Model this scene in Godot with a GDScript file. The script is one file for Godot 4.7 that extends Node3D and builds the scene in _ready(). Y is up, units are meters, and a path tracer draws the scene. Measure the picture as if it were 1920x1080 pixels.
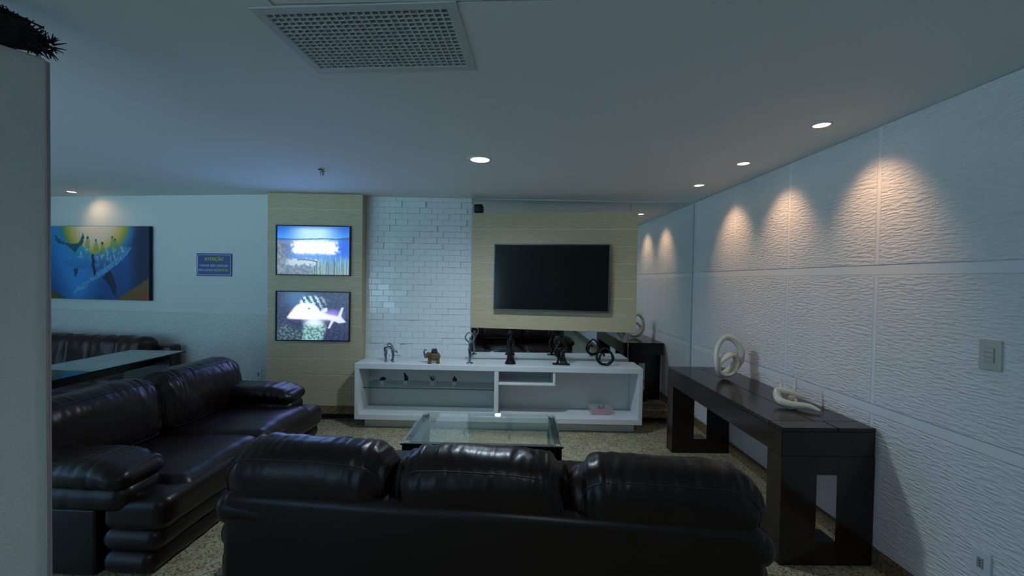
extends Node3D
# Hotel lounge: camera at the origin 1.6 m up, looking along -z. "deep" values below are distances in front of the camera.

const CEIL := 2.52
const WALL_X := 2.135
const BACK := 4.76

var M := {}
var used := {}
var rng := RandomNumberGenerator.new()
var folds := FastNoiseLite.new()
var lumps := FastNoiseLite.new()


# ---------------------------------------------------------------- helpers

func P(x: float, y: float, deep: float) -> Vector3:
	return Vector3(x, y, -deep)


func numbered(called: String) -> String:
	if not used.has(called):
		used[called] = 0
		return called
	used[called] += 1
	return "%s_%03d" % [called, used[called]]


func tag(o: Node, label: String, category: String, group := "") -> Node:
	o.set_meta("label", label)
	o.set_meta("category", category)
	if group != "":
		o.set_meta("group", group)
	return o


func thing(called: String, label: String, category: String, at := Vector3.ZERO, turn := 0.0, group := "") -> Node3D:
	var o := Node3D.new()
	o.name = numbered(called)
	add_child(o)
	o.position = at
	o.rotation.y = turn
	tag(o, label, category, group)
	return o


func start() -> SurfaceTool:
	var st := SurfaceTool.new()
	st.begin(Mesh.PRIMITIVE_TRIANGLES)
	return st


func made(st: SurfaceTool) -> ArrayMesh:
	st.generate_normals()
	return st.commit()


func put(called: String, mesh: Mesh, mat: Material, parent: Node = null) -> MeshInstance3D:
	var o := MeshInstance3D.new()
	o.mesh = mesh
	o.material_override = mat
	if parent == null or parent == self:
		o.name = numbered(called)
		add_child(o)
	else:
		o.name = called
		parent.add_child(o, true)
	return o


func obj(called: String, st: SurfaceTool, mat: Material, parent: Node = null) -> MeshInstance3D:
	return put(called, made(st), mat, parent)


func struct(called: String, st: SurfaceTool, mat: Material) -> MeshInstance3D:
	var o := obj(called, st, mat)
	o.set_meta("kind", "structure")
	return o


func tri(st: SurfaceTool, a: Vector3, b: Vector3, c: Vector3, out: Vector3) -> void:
	if (c - a).cross(b - a).dot(out) < 0.0:
		st.add_vertex(a); st.add_vertex(c); st.add_vertex(b)
	else:
		st.add_vertex(a); st.add_vertex(b); st.add_vertex(c)


func quad(st: SurfaceTool, a: Vector3, b: Vector3, c: Vector3, d: Vector3, out: Vector3) -> void:
	tri(st, a, b, c, out)
	tri(st, a, c, d, out)


# box with chamfered edges, 44 triangles
func cbox(st: SurfaceTool, c: Vector3, s: Vector3, bevel := 0.003, turn := Basis()) -> void:
	st.set_smooth_group(-1)
	var h := s / 2.0
	var k: float = minf(bevel, minf(h.x, minf(h.y, h.z)) * 0.45)
	for a in 3:
		var b: int = (a + 1) % 3
		var d: int = (a + 2) % 3
		for sa in [-1.0, 1.0]:
			var q := []
			for e in [[-1, -1], [1, -1], [1, 1], [-1, 1]]:
				var v := Vector3.ZERO
				v[a] = sa * h[a]
				v[b] = e[0] * (h[b] - k)
				v[d] = e[1] * (h[d] - k)
				q.append(c + turn * v)
			var n := Vector3.ZERO
			n[a] = sa
			quad(st, q[0], q[1], q[2], q[3], turn * n)
			for sb in [-1.0, 1.0]:
				var e0 := Vector3.ZERO
				e0[a] = sa * h[a]; e0[b] = sb * (h[b] - k); e0[d] = -(h[d] - k)
				var e1 := e0
				e1[d] = h[d] - k
				var f0 := Vector3.ZERO
				f0[a] = sa * (h[a] - k); f0[b] = sb * h[b]; f0[d] = -(h[d] - k)
				var f1 := f0
				f1[d] = h[d] - k
				var m := Vector3.ZERO
				m[a] = sa; m[b] = sb
				quad(st, c + turn * e0, c + turn * e1, c + turn * f1, c + turn * f0, turn * m)
	for sx in [-1.0, 1.0]:
		for sy in [-1.0, 1.0]:
			for sz in [-1.0, 1.0]:
				var g := Vector3(sx, sy, sz)
				var i := h - Vector3.ONE * k
				tri(st, c + turn * (g * Vector3(h.x, i.y, i.z)), c + turn * (g * Vector3(i.x, h.y, i.z)), c + turn * (g * Vector3(i.x, i.y, h.z)), turn * g)


func slab(x0: float, x1: float, y0: float, y1: float, d0: float, d1: float, bevel := 0.003, st: SurfaceTool = null) -> SurfaceTool:
	var t := start() if st == null else st
	cbox(t, P((x0 + x1) / 2.0, (y0 + y1) / 2.0, (d0 + d1) / 2.0), Vector3(x1 - x0, y1 - y0, absf(d1 - d0)), bevel)
	return t


func spread(half: float, r: float, inner: int, around: int) -> Array:
	var i := half - r
	var v := []
	for k in range(around, 0, -1):
		v.append(-i - r * tan(PI / 4.0 * k / around))
	for k in inner + 1:
		v.append(-i + 2.0 * i * k / inner)
	for k in range(1, around + 1):
		v.append(i + r * tan(PI / 4.0 * k / around))
	return v


# soft rounded block; f(position, normal, position over half size) moves each point
func soft(st: SurfaceTool, size: Vector3, r: float, inner: Vector3i, around: int, f: Callable, where := Transform3D()) -> void:
	st.set_smooth_group(0)
	var h := size / 2.0
	r = minf(r, minf(h.x, minf(h.y, h.z)) * 0.98)
	var i := h - Vector3.ONE * r
	var vals := [spread(h.x, r, inner.x, around), spread(h.y, r, inner.y, around), spread(h.z, r, inner.z, around)]
	for a in 3:
		var b: int = (a + 1) % 3
		var d: int = (a + 2) % 3
		for sa in [-1.0, 1.0]:
			var rows := []
			var outs := []
			for vb in vals[b]:
				var row := PackedVector3Array()
				var ro := PackedVector3Array()
				for vd in vals[d]:
					var p := Vector3.ZERO
					p[a] = sa * h[a]; p[b] = vb; p[d] = vd
					var q := p.clamp(-i, i)
					var n := (p - q).normalized()
					var w := q + n * r
					row.append(where * (f.call(w, n, w / h) as Vector3))
					ro.append(where.basis * n)
				rows.append(row)
				outs.append(ro)
			for y in rows.size() - 1:
				for x in vals[d].size() - 1:
					quad(st, rows[y][x], rows[y][x + 1], rows[y + 1][x + 1], rows[y + 1][x], outs[y][x] + outs[y + 1][x + 1])


# a seam cord running round a soft block in the plane z = w * half depth
func seam(size: Vector3, r: float, w: float, f: Callable, where := Transform3D(), thick := 0.0035) -> SurfaceTool:
	var st := start()
	var h := size / 2.0
	r = minf(r, minf(h.x, minf(h.y, h.z)) * 0.98)
	var i := h - Vector3.ONE * r
	var pts := []
	var flat := 26
	var ang := asin(clampf((absf(w) * h.z - i.z) / r, 0.0, 1.0))
	for c in 4:
		var corner := Vector2([1, -1, -1, 1][c] * i.x, [1, 1, -1, -1][c] * i.y)
		for k in 7:
			var t: float = PI / 2.0 * (c + k / 6.0)
			var n := Vector3(cos(t) * cos(ang), sin(t) * cos(ang), signf(w) * sin(ang))
			var q := Vector3(corner.x, corner.y, signf(w) * i.z)
			pts.append([q, n])
		var nx := Vector2([-1, -1, 1, 1][c] * i.x, [1, -1, -1, 1][c] * i.y)
		for k in range(1, flat):
			var e: Array = pts[-1]
			var m := corner.lerp(nx, float(k) / flat)
			pts.append([Vector3(m.x, m.y, e[0].z), e[1] if k == 1 else pts[-1][1]])
	var path := PackedVector3Array()
	for e in pts:
		var w3: Vector3 = e[0] + e[1] * r
		path.append(where * ((f.call(w3, e[1], w3 / h) as Vector3) + e[1] * thick * 0.3))
	tube(st, path, PackedFloat32Array([thick]), 5, true)
	return st


func tube(st: SurfaceTool, path: PackedVector3Array, radii: PackedFloat32Array, sides := 8, closed := false, squash := 1.0) -> void:
	st.set_smooth_group(0)
	var n := path.size()
	var rings := []
	var up := Vector3.UP
	for k in n:
		var a: Vector3 = path[(k - 1 + n) % n] if closed else path[maxi(k - 1, 0)]
		var b: Vector3 = path[(k + 1) % n] if closed else path[mini(k + 1, n - 1)]
		var t := (b - a).normalized()
		if k == 0:
			up = Vector3.RIGHT if absf(t.y) > 0.8 else Vector3.UP
		var side := t.cross(up).normalized()
		up = side.cross(t).normalized()
		var f: float = float(k) / maxi(n - 1, 1) * (radii.size() - 1)
		var lo := int(floor(f))
		var r: float = lerpf(radii[lo], radii[mini(lo + 1, radii.size() - 1)], f - lo)
		var ring := PackedVector3Array()
		for s in sides:
			var g := TAU * s / sides
			ring.append(path[k] + side * cos(g) * r + up * sin(g) * r * squash)
		rings.append(ring)
	for k in (n if closed else n - 1):
		var r0: PackedVector3Array = rings[k]
		var r1: PackedVector3Array = rings[(k + 1) % n]
		for s in sides:
			var s1: int = (s + 1) % sides
			quad(st, r0[s], r0[s1], r1[s1], r1[s], r0[s] + r0[s1] - path[k] * 2.0)
	if not closed:
		for e in [0, n - 1]:
			var out: Vector3 = (path[0] - path[1]) if e == 0 else (path[n - 1] - path[n - 2])
			for s in sides:
				tri(st, path[e], rings[e][s], rings[e][(s + 1) % sides], out)


func curve(pts: Array, steps := 6) -> PackedVector3Array:
	var out := PackedVector3Array()
	for k in pts.size() - 1:
		var p0: Vector3 = pts[maxi(k - 1, 0)]
		var p1: Vector3 = pts[k]
		var p2: Vector3 = pts[k + 1]
		var p3: Vector3 = pts[mini(k + 2, pts.size() - 1)]
		for s in steps:
			out.append(p1.cubic_interpolate(p2, p0, p3, float(s) / steps))
	out.append(pts[-1])
	return out


func lathe(st: SurfaceTool, profile: Array, at := Vector3.ZERO, segs := 20, turn := Basis()) -> void:
	st.set_smooth_group(0)
	for k in profile.size() - 1:
		var a: Vector2 = profile[k]
		var b: Vector2 = profile[k + 1]
		var slope := Vector2(b.y - a.y, a.x - b.x)
		for s in segs:
			var t0 := TAU * s / segs
			var t1 := TAU * (s + 1) / segs
			var d0 := Vector3(cos(t0), 0, sin(t0))
			var d1 := Vector3(cos(t1), 0, sin(t1))
			var out := (d0 + d1) * slope.x + Vector3.UP * 2.0 * slope.y
			var v := [d0 * a.x + Vector3.UP * a.y, d1 * a.x + Vector3.UP * a.y, d1 * b.x + Vector3.UP * b.y, d0 * b.x + Vector3.UP * b.y]
			quad(st, at + turn * v[0], at + turn * v[1], at + turn * v[2], at + turn * v[3], turn * out)


func ball(st: SurfaceTool, c: Vector3, r: Vector3, turn := Basis(), segs := 16) -> void:
	var pr := []
	for k in 11:
		var t := PI * k / 10.0
		pr.append(Vector2(maxf(sin(t), 0.0001), -cos(t)))
	lathe(st, pr, c, segs, turn * Basis.from_scale(r))


func picture(w: float, h: float) -> ArrayMesh:
	var st := start()
	st.set_normal(Vector3.BACK)
	var v := [Vector3(-w / 2, h / 2, 0), Vector3(w / 2, h / 2, 0), Vector3(w / 2, -h / 2, 0), Vector3(-w / 2, -h / 2, 0)]
	var u := [Vector2(0, 0), Vector2(1, 0), Vector2(1, 1), Vector2(0, 1)]
	for k in [0, 1, 2, 0, 2, 3]:
		st.set_normal(Vector3.BACK)
		st.set_uv(u[k])
		st.add_vertex(v[k])
	return st.commit()


func lettering(text: String, size: float, at: Vector3, mat: Material, parent: Node, called := "lettering", depth := 0.002) -> void:
	var t := TextMesh.new()
	var f := SystemFont.new()
	f.font_names = PackedStringArray(["Droid Sans"])
	f.font_weight = 700
	t.font = f
	t.text = text
	t.font_size = 32
	t.pixel_size = size / 32.0
	t.depth = depth
	var o := put(called, t, mat, parent)
	o.position = at


# ---------------------------------------------------------------- materials

func mat(called: String, c: Color, rough: float, metal := 0.0, spec := 0.5) -> StandardMaterial3D:
	var m := StandardMaterial3D.new()
	m.resource_name = called
	m.albedo_color = c
	m.roughness = rough
	m.metallic = metal
	m.metallic_specular = spec
	M[called] = m
	return m


func noise(kind: int, freq: float, seed_: int, octaves := 4) -> FastNoiseLite:
	var n := FastNoiseLite.new()
	n.noise_type = kind
	n.frequency = freq
	n.seed = seed_
	n.fractal_octaves = octaves
	return n


func texture(n: FastNoiseLite, size: int, ramp: Array = [], bump := 0.0) -> NoiseTexture2D:
	var t := NoiseTexture2D.new()
	t.width = size
	t.height = size
	t.seamless = true
	t.noise = n
	if bump > 0.0:
		t.as_normal_map = true
		t.bump_strength = bump
	elif ramp.size() > 0:
		var g := Gradient.new()
		var at := PackedFloat32Array()
		var cs := PackedColorArray()
		for e in ramp:
			at.append(e[0])
			cs.append(e[1])
		g.offsets = at
		g.colors = cs
		t.color_ramp = g
	return t


func triplanar(m: StandardMaterial3D, s: Vector3) -> void:
	m.uv1_triplanar = true
	m.uv1_world_triplanar = true
	m.uv1_scale = s


func glow(called: String, c: Color, e: float) -> StandardMaterial3D:
	var m := mat(called, Color(0.9, 0.9, 0.9), 0.5)
	m.emission_enabled = true
	m.emission = c
	m.emission_energy_multiplier = e
	return m


func materials() -> void:
	var smooth := FastNoiseLite.TYPE_SIMPLEX_SMOOTH
	var m := mat("ceiling_paint", Color(0.87, 0.88, 0.88), 0.75)
	m = mat("wall_paint", Color(0.82, 0.83, 0.82), 0.7)
	m = mat("pillar_paint", Color(0.82, 0.83, 0.82), 0.7)
	m.heightmap_enabled = true
	m.heightmap_texture = texture(noise(smooth, 0.08, 5), 512)
	m.heightmap_scale = 0.15
	triplanar(m, Vector3.ONE * 2.5)
	m = mat("rough_plaster", Color(0.90, 0.91, 0.90), 0.8)
	m.albedo_texture = texture(noise(smooth, 0.07, 8, 5), 512, [[0.0, Color(0.72, 0.72, 0.68)], [0.5, Color(0.94, 0.94, 0.93)], [1.0, Color(1, 1, 1)]])
	m.heightmap_enabled = true
	m.heightmap_texture = texture(noise(smooth, 0.06, 3, 5), 512)
	m.heightmap_scale = 0.9
	triplanar(m, Vector3.ONE * 1.6)
	# stone-like panels of the side wall: long shallow ripples
	m = mat("ripple_panel", Color(0.88, 0.875, 0.875), 0.62)
	m.heightmap_enabled = true
	m.heightmap_texture = texture(noise(smooth, 0.024, 21, 4), 1024)
	m.heightmap_scale = 0.9
	triplanar(m, Vector3(1.0, 2.3, 0.55))
	m = mat("joint_strip", Color(0.88, 0.875, 0.875), 0.6)
	m = mat("white_tile", Color(0.88, 0.90, 0.90), 0.13)
	m = mat("tile_grout", Color(0.86, 0.88, 0.88), 0.7)
	m = mat("granite", Color(1, 1, 1), 0.24)
	m.albedo_texture = granite_image()
	triplanar(m, Vector3.ONE * 0.62)
	m = mat("granite_edge", Color(0.78, 0.75, 0.70), 0.25)
	m.albedo_texture = texture(noise(FastNoiseLite.TYPE_SIMPLEX, 0.03, 33, 5), 512, [[0.0, Color(0.25, 0.2, 0.14)], [0.5, Color(0.7, 0.62, 0.5)], [1.0, Color(0.4, 0.33, 0.25)]])
	triplanar(m, Vector3.ONE * 1.4)
	m = mat("riser_dark", Color(0.20, 0.19, 0.18), 0.3)
	m = mat("black_rubber", Color(0.06, 0.06, 0.06), 0.6)
	# pale veneer, grain along x
	m = mat("pale_veneer", Color(1, 1, 1), 0.45)
	m.albedo_texture = texture(noise(smooth, 0.03, 41, 4), 512, [[0.0, Color(0.68, 0.61, 0.48)], [0.5, Color(0.745, 0.68, 0.545)], [1.0, Color(0.79, 0.725, 0.60)]])
	triplanar(m, Vector3(0.35, 5.0, 3.0))
	m = mat("groove_fillet", Color(0.86, 0.82, 0.72), 0.4)
	m = mat("white_lacquer", Color(0.86, 0.87, 0.87), 0.28)
	m = mat("dark_wood", Color(1, 1, 1), 0.18)
	m.albedo_texture = texture(noise(smooth, 0.03, 51, 4), 512, [[0.0, Color(0.085, 0.05, 0.04)], [0.5, Color(0.12, 0.07, 0.055)], [1.0, Color(0.16, 0.09, 0.07)]])
	triplanar(m, Vector3(3.0, 3.0, 0.5))
	# leather
	for e in [["leather", Color(0.098, 0.052, 0.044)], ["red_leather", Color(0.20, 0.12, 0.11)]]:
		m = mat(e[0], e[1], 0.34, 0.0, 0.42)
		m.heightmap_enabled = true
		m.heightmap_texture = texture(noise(FastNoiseLite.TYPE_CELLULAR, 0.05, 61, 2), 512)
		m.heightmap_scale = 0.03
		triplanar(m, Vector3.ONE * 3.0)
	m = mat("leather_seam", Color(0.09, 0.06, 0.055), 0.5)
	# glass and mirror
	m = mat("mirror", Color(0.90, 0.92, 0.92), 0.015, 1.0)
	m = mat("table_glass", Color(0.42, 0.62, 0.58, 0.07), 0.02)
	m.transparency = BaseMaterial3D.TRANSPARENCY_ALPHA
	m = mat("shelf_glass", Color(0.25, 0.48, 0.45, 0.30), 0.03)
	m.transparency = BaseMaterial3D.TRANSPARENCY_ALPHA
	m = mat("glass_rim", Color(0.05, 0.16, 0.14), 0.15)
	m = mat("black_lacquer", Color(0.05, 0.05, 0.052), 0.3)
	m = mat("black_metal", Color(0.04, 0.04, 0.042), 0.35, 0.2)
	m = mat("screen_black", Color(0.012, 0.012, 0.016), 0.12)
	m = mat("bezel", Color(0.42, 0.43, 0.45), 0.3, 0.8)
	m = mat("chrome", Color(0.80, 0.81, 0.82), 0.14, 1.0)
	m = mat("dull_silver", Color(0.55, 0.57, 0.58), 0.3, 1.0)
	m = mat("gold", Color(0.50, 0.40, 0.26), 0.42, 0.55)
	m.heightmap_enabled = true
	m.heightmap_texture = texture(noise(FastNoiseLite.TYPE_CELLULAR, 0.05, 71, 2), 256)
	m.heightmap_scale = 0.8
	triplanar(m, Vector3.ONE * 14.0)
	m = mat("violet", Color(0.19, 0.16, 0.30), 0.5)
	m = mat("bronze_black", Color(0.055, 0.045, 0.045), 0.3, 0.3)
	m = mat("cream_ceramic", Color(0.87, 0.83, 0.74), 0.3)
	m = mat("white_plastic", Color(0.82, 0.83, 0.83), 0.4)
	m = mat("cream_plastic", Color(0.72, 0.72, 0.68), 0.4)
	m = mat("grey_plastic", Color(0.55, 0.57, 0.57), 0.45)
	m = mat("grille_white", Color(0.74, 0.76, 0.75), 0.55)
	m = mat("plant_green", Color(0.08, 0.14, 0.07), 0.6)
	m = mat("plant_dark", Color(0.07, 0.08, 0.08), 0.6)
	m = mat("plant_red", Color(0.26, 0.10, 0.08), 0.6)
	m = mat("pot_white", Color(0.78, 0.79, 0.78), 0.4)
	m = mat("pink_card", Color(0.80, 0.56, 0.57), 0.5)
	m = mat("clear_box", Color(0.8, 0.85, 0.88, 0.22), 0.05)
	m.transparency = BaseMaterial3D.TRANSPARENCY_ALPHA
	m = mat("red_bow", Color(0.45, 0.03, 0.07), 0.5)
	m = mat("sign_blue", Color(0.12, 0.19, 0.46), 0.45)
	m = mat("sign_pale", Color(0.66, 0.72, 0.86), 0.5)
	m = mat("sign_yellow", Color(0.66, 0.75, 0.28), 0.5)
	m = mat("canvas_edge", Color(0.05, 0.08, 0.18), 0.7)
	m = mat("twig_black", Color(0.035, 0.03, 0.028), 0.7)
	m = mat("twig_brown", Color(0.20, 0.16, 0.12), 0.8)
	m = mat("corner_bead", Color(0.62, 0.54, 0.54), 0.5)
	m = mat("frame_paint", Color(0.75, 0.76, 0.76), 0.5)
	glow("warm_disc", Color(1.0, 0.86, 0.68), 1.2)
	glow("cool_disc", Color(0.86, 0.93, 1.0), 1.2)


# ---------------------------------------------------------------- pictures (print and screens)

func granite_image() -> ImageTexture:
	# beige stone: cloudy ground, brown swirls and small dark flecks
	var w := 1024
	var ground := noise(FastNoiseLite.TYPE_SIMPLEX_SMOOTH, 1.0, 31, 4)
	var swirl := noise(FastNoiseLite.TYPE_SIMPLEX_SMOOTH, 1.0, 32, 4)
	var fleck := noise(FastNoiseLite.TYPE_SIMPLEX_SMOOTH, 1.0, 34, 2)
	swirl.domain_warp_enabled = true
	swirl.domain_warp_amplitude = 0.6
	swirl.domain_warp_frequency = 1.0
	var t0 := seamless(ground, 0.010, w)
	var t1 := seamless(swirl, 0.016, w)
	var t2 := seamless(fleck, 0.075, w)
	var im := Image.create(w, w, false, Image.FORMAT_RGB8)
	for y in w:
		for x in w:
			var g: float = t0.get_pixel(x, y).r
			var s: float = absf(t1.get_pixel(x, y).r - 0.5) * 2.0
			var f: float = t2.get_pixel(x, y).r
			var c := Color(0.74, 0.70, 0.58).lerp(Color(0.62, 0.56, 0.43), g)
			c = c.lerp(Color(0.44, 0.35, 0.25), smoothstep(0.14, 0.0, s) * 0.75)
			c = c.lerp(Color(0.22, 0.19, 0.16), smoothstep(0.68, 0.80, f) * 0.85)
			c = c.lerp(Color(0.84, 0.82, 0.74), smoothstep(0.30, 0.18, f) * 0.5)
			im.set_pixel(x, y, c)
	return ImageTexture.create_from_image(im)


func seamless(n: FastNoiseLite, freq: float, w: int) -> Image:
	n.frequency = freq
	return n.get_seamless_image(w, w)


func in_poly(p: Vector2, poly: PackedVector2Array) -> bool:
	return Geometry2D.is_point_in_polygon(p, poly)


func painting_image() -> ImageTexture:
	var w := 380
	var h := 228
	var im := Image.create(w, h, false, Image.FORMAT_RGB8)
	var n := noise(FastNoiseLite.TYPE_SIMPLEX_SMOOTH, 0.03, 4)
	var f := noise(FastNoiseLite.TYPE_SIMPLEX, 0.12, 6, 3)
	var k := func(a: Array) -> PackedVector2Array:
		var o := PackedVector2Array()
		for i in range(0, a.size(), 2):
			o.append(Vector2((a[i] - 15) / 1285.0, (a[i + 1] - 105) / 920.0))
		return o
	var tail: PackedVector2Array = k.call([105, 190, 150, 255, 250, 310, 340, 330, 420, 320, 465, 240, 478, 185, 492, 240, 470, 320, 420, 385, 380, 430, 330, 400, 260, 335, 170, 325, 125, 280])
	var body1: PackedVector2Array = k.call([360, 400, 430, 370, 500, 345, 550, 400, 585, 480, 605, 560, 590, 620, 480, 645, 340, 625, 225, 585, 215, 545, 280, 508, 400, 490, 440, 460])
	var low1: PackedVector2Array = k.call([480, 640, 560, 620, 600, 660, 615, 740, 560, 700])
	var fin1: PackedVector2Array = k.call([345, 640, 425, 642, 385, 755])
	var body2: PackedVector2Array = k.call([615, 470, 700, 415, 800, 360, 900, 348, 1000, 362, 1095, 365, 1080, 390, 980, 450, 880, 510, 780, 600, 690, 660, 640, 690, 620, 600])
	var belly2: PackedVector2Array = k.call([1085, 385, 1000, 500, 900, 590, 780, 680, 640, 780, 560, 820, 520, 880, 330, 975, 430, 850, 560, 760, 640, 690, 780, 600, 900, 500])
	var fin2: PackedVector2Array = k.call([715, 750, 820, 662, 870, 760, 900, 880, 885, 985, 850, 960, 830, 880, 770, 800])
	var dark: PackedVector2Array = k.call([590, 455, 615, 460, 625, 600, 650, 690, 615, 740, 590, 600])
	var bub := [[533, 248], [645, 282], [728, 316], [850, 242], [890, 272]]
	for y in h:
		for x in w:
			var u := (x + 0.5) / w
			var v := (y + 0.5) / h
			var a := n.get_noise_2d(x, y)
			var b := f.get_noise_2d(x, y)
			var p := Vector2(u + a * 0.012, v + b * 0.012)
			var c := Color(0.10, 0.36, 0.62).lerp(Color(0.08, 0.25, 0.48), clampf(v * 0.7 + a * 0.3, 0, 1))
			c = c.lerp(Color(0.05, 0.11, 0.26), smoothstep(0.78, 0.92, u) * 0.9)
			c = c.lerp(Color(0.20, 0.54, 0.82), smoothstep(0.42, 0.10, absf(u - 0.30) + v * 0.25 - 0.1))
			var d := Vector2((u - 0.48) * 1.45, v * 1.05 + 0.04).length()
			c = c.lerp(Color(0.22, 0.55, 0.70), smoothstep(0.62, 0.46, d))
			c = c.lerp(Color(0.62, 0.64, 0.22), smoothstep(0.52, 0.42, d))
			c = c.lerp(Color(0.86, 0.74, 0.42), smoothstep(0.46, 0.34, d))
			c = c.lerp(Color(0.88, 0.82, 0.72), smoothstep(0.38, 0.22, d))
			if in_poly(p, body1):
				c = Color(0.26, 0.60, 0.80).lerp(Color(0.12, 0.44, 0.72), clampf((p.y - 0.30) * 3.2, 0, 1))
				c = c.lerp(Color(0.62, 0.80, 0.82), smoothstep(0.0, 0.5, f.get_noise_2d(x * 0.5, y * 0.3)) * smoothstep(0.48, 0.36, p.y))
			if in_poly(p, low1):
				c = Color(0.24, 0.50, 0.74)
			if in_poly(p, fin1):
				c = Color(0.06, 0.25, 0.38)
			if in_poly(p, tail):
				c = Color(0.09, 0.26, 0.34).lerp(Color(0.15, 0.42, 0.48), clampf(0.5 + b, 0, 1))
			if in_poly(p, body2):
				c = Color(0.34, 0.58, 0.74).lerp(Color(0.08, 0.28, 0.56), clampf((p.y + p.x * 0.5 - 0.62) * 3.0, 0, 1))
				c = c.lerp(Color(0.60, 0.74, 0.80), smoothstep(0.0, 0.5, f.get_noise_2d(x * 0.45, y * 0.25)) * smoothstep(0.62, 0.40, p.y))
			if in_poly(p, belly2):
				c = Color(0.24, 0.52, 0.76).lerp(Color(0.55, 0.74, 0.86), clampf(b * 1.2 + 0.15 + smoothstep(0.45, 0.2, u) * 0.4, 0, 1))
			if in_poly(p, fin2):
				c = Color(0.06, 0.15, 0.27)
			if in_poly(p, dark):
				c = Color(0.04, 0.14, 0.28)
			for e in bub:
				var bx: float = (e[0] - 15) / 1285.0
				var by: float = (e[1] - 105) / 920.0
				if Vector2((p.x - bx) * 1.6, p.y - by).length() < 0.016:
					c = Color(0.22, 0.24, 0.22)
				elif absf(p.x - bx) < 0.012 + (p.y - by) * 0.12 and p.y > by and p.y < by + 0.15:
					c = c.lerp(Color(0.36, 0.58, 0.36), 0.55)
			if v > 0.72 + (1.0 - u) * 0.95 - 0.02 + b * 0.03 and u > 0.7:
				c = Color(0.42, 0.36, 0.14).lerp(Color(0.60, 0.22, 0.14), clampf((u + v - 1.72) * 3.0 + b * 0.6, 0, 1))
			if v > 0.84 + u * 0.85 + b * 0.02:
				c = Color(0.40, 0.32, 0.17).lerp(Color(0.26, 0.32, 0.18), clampf(u * 6.0, 0, 1))
			im.set_pixel(x, y, c)
	soften(im)
	return ImageTexture.create_from_image(im)


func mask(w: int, h: int, polys: Array, blur: int) -> Image:
	var im := Image.create(w, h, false, Image.FORMAT_RGB8)
	for y in h:
		for x in w:
			for q in polys:
				if in_poly(Vector2((x + 0.5) / w, (y + 0.5) / h), q):
					im.set_pixel(x, y, Color.WHITE)
					break
	im.resize(w / blur, h / blur, Image.INTERPOLATE_LANCZOS)
	im.resize(w, h, Image.INTERPOLATE_CUBIC)
	return im


func lake_image() -> ImageTexture:
	var w := 260
	var h := 180
	var im := Image.create(w, h, false, Image.FORMAT_RGB8)
	var n := noise(FastNoiseLite.TYPE_SIMPLEX, 0.05, 14, 4)
	for y in h:
		for x in w:
			var u := (x + 0.5) / w
			var v := (y + 0.5) / h
			var a := n.get_noise_2d(x, y)
			var c := Color(0.16, 0.38, 0.76).lerp(Color(0.26, 0.56, 0.94), smoothstep(0.0, 0.25, v))
			if v > 0.26:
				c = Color(0.18, 0.40, 0.88).lerp(Color(0.34, 0.58, 0.82), smoothstep(0.5, 0.8, v))
			# the lamps behind the print burn through it
			var sky := smoothstep(0.46, 0.08, absf(u - 0.5)) * smoothstep(0.26, 0.10, absf(v - 0.2))
			c = c.lerp(Color(0.78, 0.95, 1.0), sky * 0.9)
			var land := smoothstep(0.34, 0.04, u + a * 0.10) * smoothstep(0.24, 0.34, v)
			land = maxf(land, smoothstep(0.66, 0.92, v + a * 0.10 - absf(u - 0.3) * 0.1))
			c = c.lerp(Color(0.40, 0.43, 0.47).lerp(Color(0.54, 0.58, 0.60), clampf(0.5 + a * 1.2, 0, 1)), land * 0.9)
			c = c.lerp(Color(0.82, 0.86, 0.88), smoothstep(0.085, 0.03, absf(v - 0.745 - a * 0.05)) * smoothstep(0.30, 0.16, absf(u - 0.36)) * 0.8)
			if absf(v - 0.69 - (u - 0.36) * (u - 0.36) * 1.3) < 0.014 and u > 0.28 and u < 0.56:
				c = Color(0.40, 0.40, 0.42)
			var hot := smoothstep(0.36, 0.22, absf(u - 0.52) + a * 0.05) * smoothstep(0.17, 0.07, absf(v - 0.44) + a * 0.02)
			c = c.lerp(Color(1, 1, 1), clampf(hot * 1.6, 0, 1))
			c = c.lerp(Color(0.80, 0.93, 1.0), smoothstep(0.42, 0.15, absf(u - 0.5)) * smoothstep(0.30, 0.08, absf(v - 0.5)) * 0.35)
			if absf(v - 0.262 - 0.008 * sin(u * 7.0)) < 0.009 or (u > 0.76 and v > 0.26 - (u - 0.76) * 0.2 and v < 0.265):
				c = c.lerp(Color(0.18, 0.34, 0.48), 0.85)
			var top: float = 0.78 - 0.16 * absf(n.get_noise_2d(x * 2.4, 90.0)) * 2.0 + (0.06 if u < 0.58 else 0.0)
			var blade: float = n.get_noise_2d(x * 5.5 + (v - 1.0) * 26.0 * sin(u * 40.0), 3.0)
			if u > 0.50 + 0.04 * a and v > top:
				c = c.lerp(Color(0.24, 0.38, 0.40) if blade < 0.0 else Color(0.62, 0.74, 0.72), clampf(absf(blade) * 3.0, 0.2, 0.85))
			im.set_pixel(x, y, c)
	return ImageTexture.create_from_image(im)


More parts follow.
